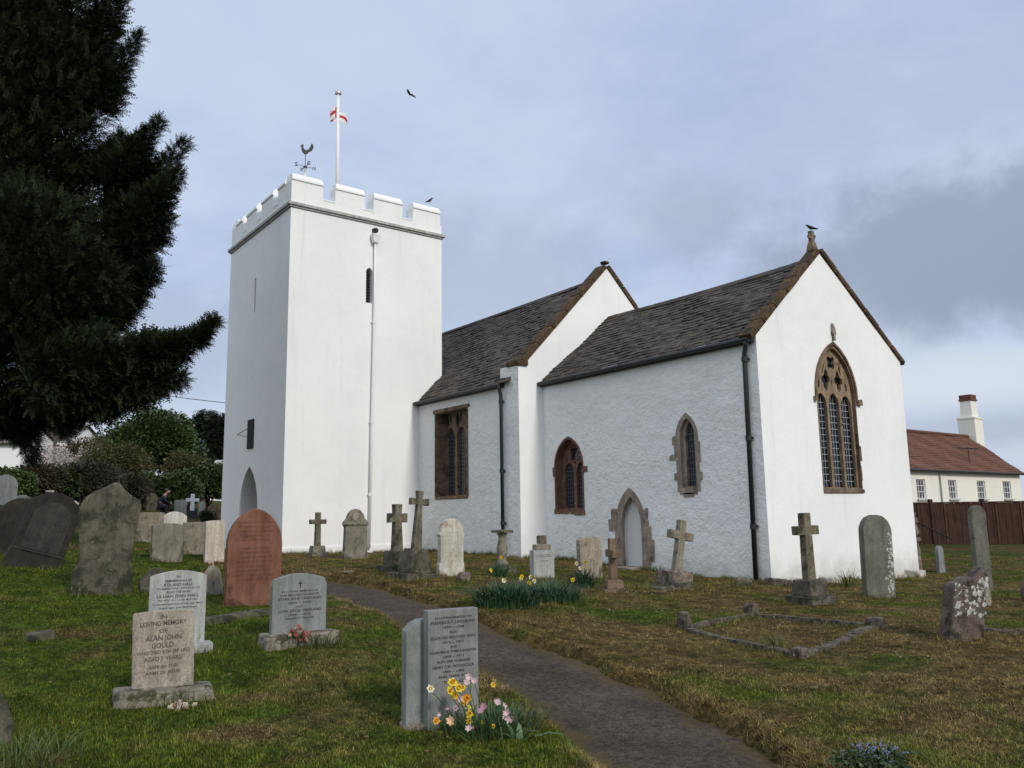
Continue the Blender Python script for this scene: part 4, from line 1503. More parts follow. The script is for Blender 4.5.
# rubble pier and handrail north of the chancel
s = MB()
z = gz(-.33, 6.6) - .2
while z < 1.2:
    h = random.uniform(.10, .2)
    s.box((-.30, 5.98, z + h / 2), (.34 + random.uniform(-.05, .05), .40 + random.uniform(-.05, .05), h - .008), jit=.025)
    z += h
o = s.build('stone_pier', M['pebble'], None, bevel=.015)
tag(o, 'rough reddish rubble pier against the chancel north corner', 'pier')
t = empty('handrail', (-.1, 6.75, gz(-.1, 6.75)))
tag(t, 'thin dark iron handrail with one post by the rubble pier', 'handrail')
s = MB()
s.tube([(.12, .05, -.2), (.12, .05, .98)], .022, 8)
s.build('post', M['black_iron'], t)
s = MB()
s.tube([(-.25, -.35, 1.28), (.12, .05, .98), (.34, .30, .80)], .02, 8)
s.build('rail', M['void'], t)

# ------------------------------------------------------------------ tower top
t = empty('flagpole', (-14, -3.02, TB + .25))
tag(t, 'white flagpole standing on the tower roof', 'flagpole')
s = MB()
s.tube([(0, 0, 0), (0, -.03, 2.5), (0, -.06, 4.75)], [.075, .065, .05], 12)
s.build('pole', M['white_trim'], t, smooth=True)
s = MB()
s.lathe([(.05, 0), (.11, .03), (.11, .10), (.06, .15), (.0, .16)], 12, (0, -.06, 4.75))
s.build('cap', M['steel'], t)
red = plain('red_cloth', (.45, .02, .04), .8)
wht = plain('white_cloth', (.75, .73, .74), .8)
# limp flag: white with a red cross, folded round the pole
nS, nT = 26, 14
V, Fc = [], []
for i in range(nS + 1):
    q = i / nS
    for j in range(nT + 1):
        r_ = j / nT
        fold = math.sin(q * 8.5 + r_ * 1.2)
        x = -.10 + .22 * math.cos(q * 8.0) * q
        y = -.36 + .72 * q if False else (-.30 * math.sin(q * 3.6) * 1.35 + .55 * max(0, q - .45) * 1.7)
        zz = -.50 * r_ - .28 * q * (1 - r_ * .3) + .05 * fold
        V.append((x * .8 + .06 * fold, y, zz))
for i in range(nS):
    for j in range(nT):
        a = i * (nT + 1) + j
        Fc.append((a, a + nT + 1, a + nT + 2, a + 1))
fl = npmesh('flag', V, Fc, wht)
fl.data.materials.append(red)
mi = []
for i in range(nS):
    for j in range(nT):
        mi.append(1 if abs((i + .5) / nS - .5) < .09 or abs((j + .5) / nT - .5) < .13 or i < 3 else 0)
fl.data.polygons.foreach_set('material_index', mi)
fl.data.shade_smooth()
fl.location = (-14, -3.08, TB + .25 + 4.30)
fl.scale = (.6, .55, .85)
tag(fl, 'limp white flag with a red cross bunched round the flagpole', 'flag')

t = empty('weathervane', (-14, -4.19, TB + .25))
t.scale = (.85, .85, .9)
tag(t, 'dark cockerel weathervane with compass letters on the tower', 'weathervane')
s = MB()
s.tube([(0, 0, 0), (0, 0, 2.05)], .05, 10)
s.build('post', M['white_trim'], t)
s = MB()
s.tube([(0, 0, 2.05), (0, 0, 2.6)], .014, 8)
s.tube([(0, 0, 2.03), (0, 0, 2.10)], .07, 10)
s.build('spindle', M['black_iron'], t)
for ch, d in (('N', (0, 1)), ('E', (1, 0)), ('S', (0, -1)), ('W', (-1, 0))):
    s = MB()
    s.tube([(0, 0, 2.10), (d[0] * .27, d[1] * .27, 2.10)], .010, 6)
    arm = s.build('arm', M['black_iron'], t)
    lt = text_lines('letter', [(ch, .17, 0, .13)], M['black_iron'], arm, 0)
    so = lt.modifiers.new('thickness', 'SOLIDIFY')
    so.thickness = .02
    lt.location = (d[0] * .36, d[1] * .36, 2.10)
    lt.scale = (.85, .85, .85)
    lt.rotation_euler = (0, 0, R(-37))
s = MB()
cock = [(-.05, 0), (.04, 0), (.10, .07), (.19, .10), (.26, .22), (.24, .33), (.19, .37), (.16, .28), (.11, .18), (.03, .13), (-.05, .17), (-.09, .25), (-.08, .31), (-.12, .36), (-.15, .31), (-.19, .28), (-.15, .25), (-.15, .16), (-.12, .07)]
s.plate([(a * 1.15, b_ * 1.1) for a, b_ in cock], [], (0.015, 0, 2.58), Vector((.6, .8, 0)), ZA, Vector((.8, -.6, 0)), .03)
s.build('cockerel', plain('dark_bronze', (.06, .057, .053), .6), t)


def crow(loc, yaw, label, wings=0., sc=1., tiltx=0.):
    s = MB()
    s.tube([(.20, 0, .13), (.165, 0, .135), (.13, 0, .14), (.09, 0, .115), (.04, 0, .06), (-.04, 0, .015), (-.12, 0, -.01), (-.26, 0, -.05)], [.004, .014, .036, .042, .062, .068, .045, .022], 10)
    for sy in (-1, 1):
        if wings:
            s.add([(.08, sy * .03, .05), (-.06, sy * .03, .03), (-.14, sy * .22, .05 + wings * .1), (-.16, sy * .46, wings * .16), (-.06, sy * .45, wings * .18), (.10, sy * .22, .07 + wings * .1)], [(0, 1, 2, 5), (5, 2, 3, 4)])
        else:
            s.tube([(.07, sy * .045, .07), (-.03, sy * .06, .03), (-.2, sy * .025, -.03)], [.012, .035, .006], 6)
            s.tube([(0, sy * .025, -.03), (.01, sy * .025, -.12)], .008, 5)
    o = s.build('crow', plain('black_feathers', (.012, .012, .015), .5), None, smooth=True)
    o.location = loc
    o.rotation_euler = (R(tiltx), 0, R(yaw))
    o.scale = (sc,) * 3
    tag(o, label, 'bird')
    return o


crow((-.16, YR, 7.92), 215, 'black crow perched on the chancel gable finial', sc=.62)
crow((-12.58, -.30, 12.02), 40, 'small black bird sitting on the last merlon of the tower', sc=.62)
crow(tuple(at(410, 95, 20)), 200, 'dark bird in flight in the sky right of the flagpole', .5, .36, 12)
# overhead cable
s = MB()
a, b_ = at(60, 377, 58), at(420, 415, 40)
s.tube([a.lerp(b_, q) - ZA * .5 * math.sin(math.pi * q) for q in np.linspace(0, 1, 12)], .022, 5)
o = s.build('overhead_cable', M['black_iron'], None)
tag(o, 'thin dark overhead cable crossing the sky left of the tower', 'cable')
s = MB()
s.tube([(a.x, a.y, gz(a.x, a.y) - .5), (a.x, a.y, a.z + .3)], [.14, .11], 10)
o = s.build('utility_pole', plain('creosoted_wood', (.06, .045, .035), .8), None)
tag(o, 'wooden pole behind the yew carrying the overhead cable', 'pole')
s = MB()
s.tube([(b_.x, b_.y, gz(b_.x, b_.y) - .5), (b_.x, b_.y, b_.z + .3)], [.14, .11], 10)
o = s.build('utility_pole', bpy.data.materials['creosoted_wood'], None)
tag(o, 'wooden pole behind the tower carrying the overhead cable', 'pole')

# ------------------------------------------------------------------ fence
fence = empty('fence', (-6.4, 17.85, 0))
tag(fence, 'dark brown wooden panel fence below the cream house', 'fence')
wood = stone('brown_fence_wood', (.034, .017, .012), (.056, .027, .019), 3, fine=40, bstr=.4, bdist=.01)
wood2 = stone('brown_batten_wood', (.075, .038, .026), (.10, .053, .036), 3, fine=40, bstr=.4, bdist=.01)
fa, fb = Vector((-9.5, 12.6, 0)), Vector((-1.0, 34.5, 0))
fd = (fb - fa).normalized()
fn = Vector((fd.y, -fd.x, 0))
FL = (fb - fa).length
rotf = Matrix((fd, fn, ZA)).transposed()
npan = int(FL / 2.4)
for i in range(npan):
    c0 = fa + fd * (FL * (i + .5) / npan)
    z = gz(c0.x, c0.y)
    Lp = FL / npan
    s = MB()
    nb = 16
    for k in range(nb):
        cc = c0 + fd * Lp * ((k + .5) / nb - .5)
        s.box(Vector((cc.x, cc.y, .66 + random.uniform(-.006, .006))) + fn * (.012 if k % 2 else 0) - fence.location, (Lp / nb + .012, .018, 1.92), rotf)
    s.build('panel', wood, fence)
    for q in (-.25, .25):
        s = MB()
        s.box(c0 + fd * Lp * q + fn * .045 + ZA * .66 - fence.location, (.05, .03, 1.9), rotf)
        s.build('batten', wood2, fence)
    s = MB()
    s.box(c0 - fd * Lp * .5 + fn * .02 + ZA * .74 - fence.location, (.13, .13, 2.1), rotf)
    s.build('post', wood, fence)
s = MB()
s.box((fa + fb) / 2 + ZA * 1.645 + fn * .01 - fence.location, (FL, .09, .05), rotf)
s.build('capping_rail', wood, fence)

# ------------------------------------------------------------------ cream house
house = empty('house', (-14.35, 38, -.5))
tag(house, 'cream rendered house with red tiled roof and white chimney behind the fence', 'house')
HL = Vector(house.location)
HY0, HY1, HX0, HX1, HEZ, HRZ = 24., 47.9, -20.7, -14.35, 3.72, 6.5
cream = limewash('cream_render', (.76, .735, .66), 8, .2, .02, .1)
wy = [(33.78, 34.95), (37.62, 38.76), (41.4, 42.64), (45.1, 46.4)]
wy = [(a + .10, b_ - .02) for a, b_ in wy]
WZ0, WZ1 = 1.98, 3.14
s = MB()
hol = [[(a, WZ0), (b_, WZ0), (b_, WZ1), (a, WZ1)] for a, b_ in [(26.2, 27.3), (30, 31.1)] + wy]
s.plate([(HY0, -2), (HY1, -2), (HY1, HEZ), (HY0, HEZ)], hol, Vector((HX1, 0, 0)) - HL, YA, ZA, XA, .35, back=False, rim=False)
xm = (HX0 + HX1) / 2
for yy, sg in ((HY0, -1), (HY1, 1)):
    s.add([Vector(p) - HL for p in ((HX0, yy, -2), (HX1, yy, -2), (HX1, yy, HEZ), (xm, yy, HRZ - .1), (HX0, yy, HEZ))], [(0, 1, 2, 3, 4) if sg < 0 else (4, 3, 2, 1, 0)])
s.add([Vector(p) - HL for p in ((HX0, HY0, -2), (HX0, HY1, -2), (HX0, HY1, HEZ), (HX0, HY0, HEZ))], [(3, 2, 1, 0)])
s.build('wall', cream, house)
for a, b_ in [(26.2, 27.3), (30, 31.1)] + wy:
    s = MB()
    x = HX1 - .10
    for k in range(4):
        yy = a + .04 + (b_ - a - .08) * k / 3
        s.box(Vector((x, yy, (WZ0 + WZ1) / 2)) - HL, (.06, .075 if k in (0, 3) else .035, WZ1 - WZ0 - .004))
    for zz in (WZ0 + .04, WZ0 + .42, WZ0 + .78, WZ1 - .04):
        s.box(Vector((x + .002, (a + b_) / 2, zz)) - HL, (.056, b_ - a - .01, .03))
    wo_ = s.build('window', M['white_trim'], house)
    s = MB()
    quad(s, Vector((HX1 - .13, 0, 0)) - HL, YA, a, b_, WZ0, WZ1)
    s.build('pane', M['glass'], wo_)
    s = MB()
    s.box(Vector((HX1 + .04, (a + b_) / 2, WZ0 - .05)) - HL, (.16, b_ - a + .2, .08))
    s.build('sill', M['string'], wo_)
for sgn in (1, -1):
    xe = HX1 + .25 if sgn > 0 else HX0 - .25
    up = Vector((xm - xe, 0, HRZ - HEZ + .05))
    ro = slate_roof('roof', Vector((xe, HY0 - .15, HEZ - .05)) - HL, YA, up, HY1 - HY0 + .4, up.length, M['clay'], expo=.24, wid=.28, parent=house, sag=.03)
s = MB()
s.tube([Vector((xm, HY0 - .1, HRZ + .03)) - HL, Vector((xm, HY1 + .2, HRZ + .03)) - HL], .13, 8)
s.build('ridge', M['clay'], house)
s = MB()
s.tube([Vector((HX1 + .30, HY0, HEZ - .06)) - HL, Vector((HX1 + .30, HY1 + .2, HEZ - .08)) - HL], .075, 8)
s.build('gutter', M['black_iron'], house)
s = MB()
s.tube([Vector((HX1 + .07, 36.63, HEZ - .1)) - HL, Vector((HX1 + .07, 36.65, -1.5)) - HL], .045, 8)
s.build('downpipe', plain('grey_pipe', (.3, .3, .29), .6), house)
s = MB()
s.box(Vector((xm, 48.55, 6.2)) - HL, (1.2, 1.25, 3.2))
s.box(Vector((xm, 48.55, 7.86)) - HL, (1.3, 1.35, .12))
s.frustum(Vector((xm, 48.55, 7.92)) - HL, (.85, 1.0), (.75, .85), 1.25)
ch = s.build('chimney', cream, house)
s = MB()
s.box(Vector((xm, 48.55, 9.2)) - HL, (.9, 1.0, .10))
s.box(Vector((xm, 48.55, 9.42)) - HL, (.82, .9, .34))
s.build('chimney_cap', plain('red_brick', (.12, .045, .03), .9), ch)
an = empty('aerial', (-14.9, 42.0, 3.6))
tag(an, 'thin television aerial standing before the red tiled roof', 'aerial')
s = MB()
s.tube([(0, 0, -.4), (0, 0, 1.75)], .03, 6)
s.build('mast', M['black_iron'], an)
s = MB()
s.tube([(0, -1.4, 1.62), (0, 1.4, 1.72)], .022, 6)
for k in range(8):
    yy = -1.3 + k * .36
    s.tube([(-.25, yy, 1.66), (.25, yy, 1.66)], .014, 5)
s.tube([(0, .9, 1.45), (0, 1.35, 1.95)], .018, 5)
s.build('array', M['black_iron'], an)

# ------------------------------------------------------------------ foliage
def leaf_mat(name, c1, c2, rough=.6, trans=.0, spec=.3, patch=1.1):
    m, t, b = newmat(name)
    v = t.n('ShaderNodeAttribute', attribute_name='vary').outputs['Fac']
    c = t.mix(v, c1, c2)
    n = t.noise(worldco(t), patch, 4, .6)
    c = t.mix(.55, c, t.mix(n, (.5, .5, .5), (1.5, 1.5, 1.45)), 'MULTIPLY')
    t.put(b.inputs['Base Color'], c)
    b.inputs['Roughness'].default_value = rough
    b.inputs['Specular IOR Level'].default_value = spec
    return m


def unit(a):
    return a / np.maximum(np.linalg.norm(a, axis=-1, keepdims=True), 1e-9)


def frond_tpl(n, leaf, wid, ang=50, droop=.18):
    """flat spray: twig along x with n pairs of narrow leaves"""
    V, Q = [], []
    for i in range(n):
        x = .08 + .92 * i / (n - 1)
        ln = leaf * (1.05 - .55 * x) * (0.75 + .5 * ((i * 7) % 5) / 5)
        for sg in (-1, 1):
            a = R(ang - 22 * x)
            d = np.array([math.cos(a), sg * math.sin(a), -.10 * ((i * 3) % 4 - 1.5)])
            p = np.array([x, 0, -droop * x * x])
            w = np.array([-d[1], d[0], 0]) * wid
            o = len(V)
            V += [p, p + d * ln * .5 + w, p + d * ln, p + d * ln * .5 - w]
            Q.append((o, o + 1, o + 2, o + 3))
    return np.array(V), np.array(Q)


def clump_tpl(n, leaf, wid, seed):
    r = np.random.default_rng(seed)
    V, Q = [], []
    for i in range(n):
        p = unit(r.normal(size=3)) * r.random() ** .5
        d = unit(p + r.normal(size=3) * .7)
        s_ = unit(np.cross(d, r.normal(size=3)))
        o = len(V)
        V += [p, p + d * leaf * .5 + s_ * wid, p + d * leaf, p + d * leaf * .5 - s_ * wid]
        Q.append((o, o + 1, o + 2, o + 3))
    return np.array(V), np.array(Q)


def scatter(name, P, D, size, tpl, mat, parent=None, roll=None):
    """instances of a small leaf spray baked into one mesh"""
    V0, Q0 = tpl
    n = len(P)
    D = unit(np.asarray(D, float))
    up = rng.normal(size=(n, 3)) * .35 + np.array([0, 0, 1.])
    S = unit(np.cross(up, D))
    N = np.cross(D, S)
    sz = np.asarray(size).reshape(-1, 1, 1)
    V = P[:, None] + (D[:, None] * V0[None, :, :1] + S[:, None] * V0[None, :, 1:2] + N[:, None] * V0[None, :, 2:3]) * sz
    Q = (np.arange(n)[:, None, None] * len(V0) + Q0[None]).reshape(-1, 4)
    vary = np.repeat(rng.random(n), len(Q0)) * .7 + rng.random(n * len(Q0)) * .3
    return npmesh(name, V.reshape(-1, 3), Q, mat, parent, {'vary': ('FACE', vary)})


def in_capsule(a, b_, r0, r1, n, shell=.45):
    """points and outward directions in a tapering limb of foliage"""
    a, b_ = np.asarray(a, float), np.asarray(b_, float)
    q = rng.random(n)
    w = (1 - q) * r0 + q * r1
    keep = rng.random(n) < np.maximum(w / max(r0, r1), .25)
    q, w = q[keep], w[keep]
    d = unit(rng.normal(size=(len(q), 3)))
    ax = unit(b_ - a)
    d = d - ax * (d @ ax)[:, None] * .6
    rad = w * (shell + (1 - shell) * rng.random(len(q)) ** .6)
    return a + (b_ - a) * q[:, None] + d * rad[:, None], d + ax * .9


# ---- the yew
yew = empty('yew_tree')
YX, YY_ = at(-75, 520, 19.5).x, at(-75, 520, 19.5).y
tag(yew, 'huge dark yew tree reaching over the graves on the left', 'tree')
bark = stone('yew_bark', (.06, .035, .026), (.12, .075, .055), 5, bstr=1, bdist=.03)
YG = gz(YX, YY_)
s = MB()
s.tube([(YX, YY_, YG - .3), (YX + .05, YY_, YG + .9), (YX - .05, YY_ + .1, YG + 2.4), (YX - .25, YY_, YG + 5), (YX - .5, YY_ - .2, YG + 9), (YX - .6, YY_ - .2, YG + 12)], [.55, .42, .36, .3, .2, .08], 14)
s.build('trunk', bark, yew, smooth=True)
yl = leaf_mat('yew_foliage', (.010, .017, .007), (.028, .040, .015), .7, spec=.2, patch=.8)
UP = np.array([0, 0, 1.])
lobes = []
DY = 19.


def lobe(u0, v0, u1, v1, r0, r1, d0=0., d1=0., dens=1., up=0.):
    a, b_ = np.array(at(u0, v0, DY + d0)), np.array(at(u1, v1, DY + d1))
    lobes.append((a, b_, (r0 + 1.5) / 823.73 * DY, (r1 + 1.5) / 823.73 * DY, dens))


# main mass
lobe(-60, 320, -20, 60, 115, 110, 0, 0, 5)
lobe(0, 320, 40, 210, 85, 75, -1, -1, 4)
lobe(10, 230, 55, 40, 75, 50, 0, 0, 4)
lobe(20, 90, 50, -90, 66, 50, 0, 0, 3)
lobe(-40, 30, -20, -190, 100, 80, 0, 0, 3)
lobe(30, 320, 95, 265, 62, 38, -1.5, -1.5, 2.2)
lobe(-30, 375, 60, 370, 48, 36, -1, -1, 1.6)
lobe(40, 380, 110, 365, 34, 32, -2, -2, 1.6)
lobe(-60, 410, -15, 415, 22, 18, -1, -2, .5)
# spiky limbs on the right outline
for (u0, v0, u1, v1, r0, r1, d, w) in ((85, 70, 118, -10, 18, 8, .4, .5), (95, 110, 140, 34, 17, 1.5, .2, .6), (98, 190, 124, 135, 20, 5, .3, .6), (112, 185, 160, 121, 20, 2, -.3, .8), (118, 225, 186, 142, 24, 2, .2, 1.),
                                       (122, 240, 180, 172, 24, 4, -.4, .9), (112, 270, 170, 215, 27, 5, .1, .9), (105, 300, 156, 265, 26, 6, -.2, .8), (95, 320, 140, 292, 26, 6, .5, .7),
                                       (80, 382, 150, 356, 25, 15, -2, 1.2), (140, 357, 182, 347, 14, 9, -2.2, .7), (160, 353, 202, 338, 10, 4, -2.3, .5), (192, 342, 216, 321, 6, 1.5, -2.4, .25), (90, 395, 155, 378, 20, 14, -2, .9),
                                       (140, 384, 184, 380, 12, 4, -2.2, .45), (55, 402, 120, 402, 20, 8, -1.5, .6), (20, 408, 70, 412, 18, 8, -1, .5), (0, 415, 26, 440, 12, 4, -1.2, .3), (28, 425, 34, 462, 9, 3, -1, .22),
                                       (60, 415, 68, 432, 10, 3, -1, .2), (96, 400, 112, 416, 10, 3, -1.6, .2)):
    lobe(u0, v0, u1, v1, r0, r1, d, d, w)
PP, DD, SZ = [], [], []
for a, b_, r0, r1, dens in lobes:
    n = int(3000 * dens * (1.5 if dens < 1.05 else 1))
    p, d = in_capsule(a, b_, r0, r1, n)
    PP.append(p)
    DD.append(d)
    tt = np.clip(((p - a) @ (b_ - a)) / ((b_ - a) @ (b_ - a)), 0, 1)
    SZ.append(np.clip((r0 + (r1 - r0) * tt) / .34, .62, 1))
PP, DD, SZ = np.concatenate(PP), np.concatenate(DD), np.concatenate(SZ)
okp = PP[:, 2] > g0(PP[:, 0], PP[:, 1]) + 1.6
PP, DD, SZ = PP[okp], DD[okp], SZ[okp]
DD = unit(DD) + rng.normal(size=DD.shape) * .5 + np.array([0, 0, .12])
half = len(PP)
scatter('crown', PP, DD, rng.uniform(.16, .36, len(PP)) * SZ, frond_tpl(7, .36, .045), yl, yew)
s = MB()
trunk_pts = [Vector((YX, YY_, YG + 2.2 + k * .55)) for k in range(14)]
for a, b_, r0, r1, dens in lobes:
    e = Vector(a.tolist()).lerp(Vector(b_.tolist()), .35)
    st = min(trunk_pts, key=lambda q: (q - e).length + max(0, q.z - e.z) * 2)
    mid_ = st.lerp(e, .5) - Vector((0, 0, .1))
    s.tube([st, mid_, e], [.11, .07, .015], 7)
s.build('limb', bark, yew, smooth=True)


# ---- shrubs and trees behind
def bush(name, label, cat, u, v, dep, rad, h, mat, n=900, leaf=.34, wid=.10, size=.3, group=None, twig=True, squash=1., lean=0., kind='ellipsoid', tplseed=1):
    c0 = at(u, v, dep)
    x, y = c0.x, c0.y
    z = gz(x, y)
    t = empty(name, (x, y, z))
    tag(t, label, cat, group)
    k = max(4, int(n / 130))
    P, D = [], []
    for i in range(k):                                # an uneven crown of several knots of leaves
        d = unit(rng.normal(size=3))
        d[2] = abs(d[2]) if kind == 'ellipsoid' else d[2]
        cc = d * np.array([rad * squash, rad, h * .40]) * rng.uniform(.35, .72) + np.array([0, 0, h * .48])
        rr = rng.uniform(.28, .46) * min(rad, h * .6)
        m_ = n // k
        dd = unit(rng.normal(size=(m_, 3)))
        pp = cc + dd * rr * (.35 + .65 * rng.random((m_, 1)) ** .5)
        P.append(pp)
        D.append(dd + np.array([0, 0, .4]))
    P, D = np.concatenate(P), np.concatenate(D)
    P[:, 2] = np.abs(P[:, 2] - .05) + .03
    f = scatter('foliage' if name != 'tree' else 'crown', P, D, rng.uniform(.7, 1.3, len(P)) * size, clump_tpl(9, leaf * 2.2, wid * 2.2, tplseed), mat, t)
    if twig:
        s = MB()
        for i in range(9):
            e = Vector(P[rng.integers(len(P))].tolist())
            s.tube([(rng.normal() * .06, rng.normal() * .06, -.2), (e.x * .4, e.y * .4, e.z * .55), e], [.05, .035, .01], 5)
        s.build('stem' if name != 'tree' else 'trunk', bark, t)
    return t


g_dark = leaf_mat('dark_shrub_leaves', (.018, .034, .010), (.052, .080, .024), .5)
g_mid = leaf_mat('mid_green_leaves', (.022, .042, .010), (.055, .085, .024), .5)
g_holly = leaf_mat('glossy_green_leaves', (.022, .044, .012), (.058, .098, .028), .4, spec=.4)
g_brown = leaf_mat('brown_twiggy_leaves', (.038, .033, .018), (.080, .064, .036), .8)
g_bramble = leaf_mat('reddish_bramble_leaves', (.028, .022, .014), (.048, .046, .022), .7)
g_olive = leaf_mat('olive_budding_leaves', (.045, .044, .017), (.085, .080, .032), .7)
g_con = leaf_mat('conifer_needles', (.022, .032, .020), (.052, .068, .040), .7, spec=.2)
g_blos = leaf_mat('white_blossom', (.42, .36, .35), (.62, .57, .55), .8)
g_hedge = leaf_mat('hedge_leaves', (.028, .055, .010), (.07, .11, .026), .5)

bush('tree', 'rounded dense green tree behind the far graves, left of the tower', 'tree', 149, 515, 50, 3.1, 6.4, g_holly, 7000, .26, .10, .30, squash=.9)
bush('shrub', 'brown budding shrub left of the rounded green tree', 'shrub', 108, 515, 46, 2.0, 4.0, g_olive, 2200, .26, .05, .28)
bush('shrub', 'olive brown shrub right of the rounded green tree', 'shrub', 186, 510, 47, 1.4, 3.9, g_olive, 1500, .24, .05, .26)
bush('shrub', 'dark evergreen shrub below the conifers by the tower', 'shrub', 208, 508, 46, 1.6, 2.9, g_dark, 2600, .22, .09, .26)
bush('shrub', 'dark leafy shrub behind the white cross', 'shrub', 180, 508, 44, 1.5, 2.1, g_dark, 2400, .22, .09, .25)
bush('shrub', 'green shrub behind the far mottled stone', 'shrub', 146, 508, 43.5, 1.6, 1.9, g_mid, 2400, .22, .09, .25)
bush('shrub', 'reddish bramble clump behind the big mottled headstone', 'shrub', 112, 505, 40, 1.7, 2.0, g_bramble, 2200, .24, .06, .25)
bush('shrub', 'tangled brown shrub below the blossom tree', 'shrub', 80, 502, 38, 1.6, 2.2, g_bramble, 2200, .24, .06, .25)
bush('shrub', 'dull green shrub right of the trimmed hedge', 'shrub', 52, 500, 37, 1.5, 1.9, g_dark, 2200, .22, .08, .25)
bush('shrub', 'brown shrub under the hanging yew branches', 'shrub', 33, 498, 36, 1.3, 1.8, g_brown, 1800, .24, .05, .25)
bush('shrub', 'small dark bush beside the orange brown stone', 'shrub', 209, 516, 36.5, .38, .62, g_dark, 300, .22, .08, .14)
bush('shrub', 'bare brown hedge mass farthest back between the yew and green tree', 'shrub', 95, 505, 54, 3.2, 4.3, g_brown, 3000, .28, .05, .34)
bush('tree', 'white flowering tree behind the brown shrubs, leftmost of two', 'tree', 70, 500, 48, 1.9, 4.3, g_blos, 620, .16, .06, .26)
bush('tree', 'slim white flowering tree beside the rounded green tree', 'tree', 104, 500, 47, 1.1, 4.0, g_blos, 330, .15, .06, .24)

# trimmed hedge at far left
c0 = at(2, 490, 33)
t = empty('hedge', (c0.x, c0.y, gz(c0.x, c0.y)))
tag(t, 'trimmed green hedge at the far left in front of the white cottage', 'hedge')
n = 5200
P = np.stack([rng.uniform(-.6, .6, n), rng.uniform(-5, 1.1, n), np.zeros(n)], 1)
hz = .75 + .55 * np.sqrt(np.clip(1 - ((P[:, 1] + 1.6) / 2.8) ** 2, 0, 1))
P[:, 2] = hz * (1 - rng.random(n) ** 3 * .8)
scatter('foliage', P, np.stack([rng.normal(size=n), rng.normal(size=n), np.abs(rng.normal(size=n)) + .4], 1), rng.uniform(.10, .2, n), clump_tpl(8, .7, .22, 5), g_hedge, t)

# conifers
def conifer(u, v, dep, h, rad, label):
    c0 = at(u, v, dep)
    z = gz(c0.x, c0.y)
    t = empty('conifer_tree', (c0.x, c0.y, z))
    tag(t, label, 'tree', 'dark conifers behind the churchyard')
    n = 2200
    q = 1 - rng.random(n) ** .85
    a = rng.random(n) * 2 * math.pi
    tier = .75 + .25 * np.abs(np.sin(q * 21 + a))
    r_ = rad * (1 - q) * tier * (.35 + .65 * rng.random(n) ** .5) + .14
    P = np.stack([np.cos(a) * r_, np.sin(a) * r_, h * (.06 + .94 * q)], 1)
    D = np.stack([np.cos(a), np.sin(a), .15 - .5 * rng.random(n)], 1)
    scatter('crown', P, D, rng.uniform(.6, 1.0, n), frond_tpl(6, .4, .06), g_con, t)
    s = MB()
    s.tube([(0, 0, -.3), (0, 0, h * .97)], [.2, .02], 8)
    s.build('trunk', bark, t)


for u, dep, vt, rad, lab in ((203, 72, 408, 1.35, 'dark conifer with the tallest spire beside the tower'), (188, 74, 421, 1.2, 'dark conifer just right of the rounded green tree'), (216, 70, 411, 1.25, 'dark conifer nearest the tower wall'), (195, 80, 416, 1.2, 'dark conifer set back behind two others'), (209, 78, 418, 1.2, 'dark conifer filling the gap between the two tallest'), (228, 76, 415, 2.0, 'dark conifer mostly hidden behind the tower')):
    b0 = at(u, 500, dep)
    top = at(u, vt, dep).z
    conifer(u, 500, dep, top - gz(b0.x, b0.y), rad, lab)

# cottages far left
def cottage(u0, u1, vt, dep, hroof, roofm, label, extra=None):
    a, b_ = at(u0, 500, dep), at(u1, 500, dep)
    a.z = b_.z = 0
    d = (b_ - a).normalized()
    n_ = Vector((d.y, -d.x, 0))
    if n_.dot(Vector((CAM.x, CAM.y, 0)) - a) < 0:
        n_ = -n_
    L = (b_ - a).length
    zt = at((u0 + u1) / 2, vt, dep).z
    zb = gz(a.x, a.y) - .5
    t = empty('cottage', (a.x, a.y, zb))
    t.rotation_euler = (0, 0, math.atan2(d.y, d.x))
    tag(t, label, 'house')
    h = zt - zb
    s = MB()
    dd = 5.
    s.plate([(0, 0), (L, 0), (L, h), (0, h)], [[(L * .2, h - 1.5), (L * .2 + .8, h - 1.5), (L * .2 + .8, h - .5), (L * .2, h - .5)]], (0, 0, 0), XA, ZA, -YA, .2, back=False, rim=False)
    s.add([(0, 0, 0), (0, dd, 0), (0, dd, h), (0, dd / 2, h + hroof), (0, 0, h)], [(4, 3, 2, 1, 0)])
    s.add([(L, 0, 0), (L, dd, 0), (L, dd, h), (L, dd / 2, h + hroof), (L, 0, h)], [(0, 1, 2, 3, 4)])
    s.build('wall', M['white_trim'], t)
    s = MB()
    s.box((L * .2 + .4, .12, h - 1.0), (.8, .05, 1.0))
    s.build('window', M['glass'], t)
    for sg in (0, 1):
        s = MB()
        y0_ = -.25 if sg == 0 else dd + .25
        s.add([(-.2, y0_, h - .12), (L + .2, y0_, h - .12), (L + .2, dd / 2, h + hroof + .05), (-.2, dd / 2, h + hroof + .05), (-.2, y0_, h - .22), (L + .2, y0_, h - .22), (L + .2, dd / 2, h + hroof - .05), (-.2, dd / 2, h + hroof - .05)],
              [(0, 1, 2, 3), (7, 6, 5, 4), (0, 4, 5, 1), (0, 3, 7, 4), (1, 5, 6, 2)], .5)
        s.build('roof', roofm, t)
    return t


cottage(-30, 17, 441, 56, 1.0, M['slate'], 'white cottage wall glimpsed under the yew at the far left')
cot = cottage(40, 64, 436, 60, 1.1, M['slate'], 'white cottage with a tall brown chimney glimpsed below the yew')
s = MB()
q = cot.matrix_basis.inverted() @ at(50, 425, 61)
s.box((q.x, q.y + .3, q.z + .3), (.75, .75, 3.6))
s.build('chimney', M['tanstone'], cot)
cottage(205, 226, 474, 62, 1.2, plain('pale_slate_roof', (.34, .33, .31), .7, 0, .3, 3), 'pale roofed cottage peeping out beside the tower')

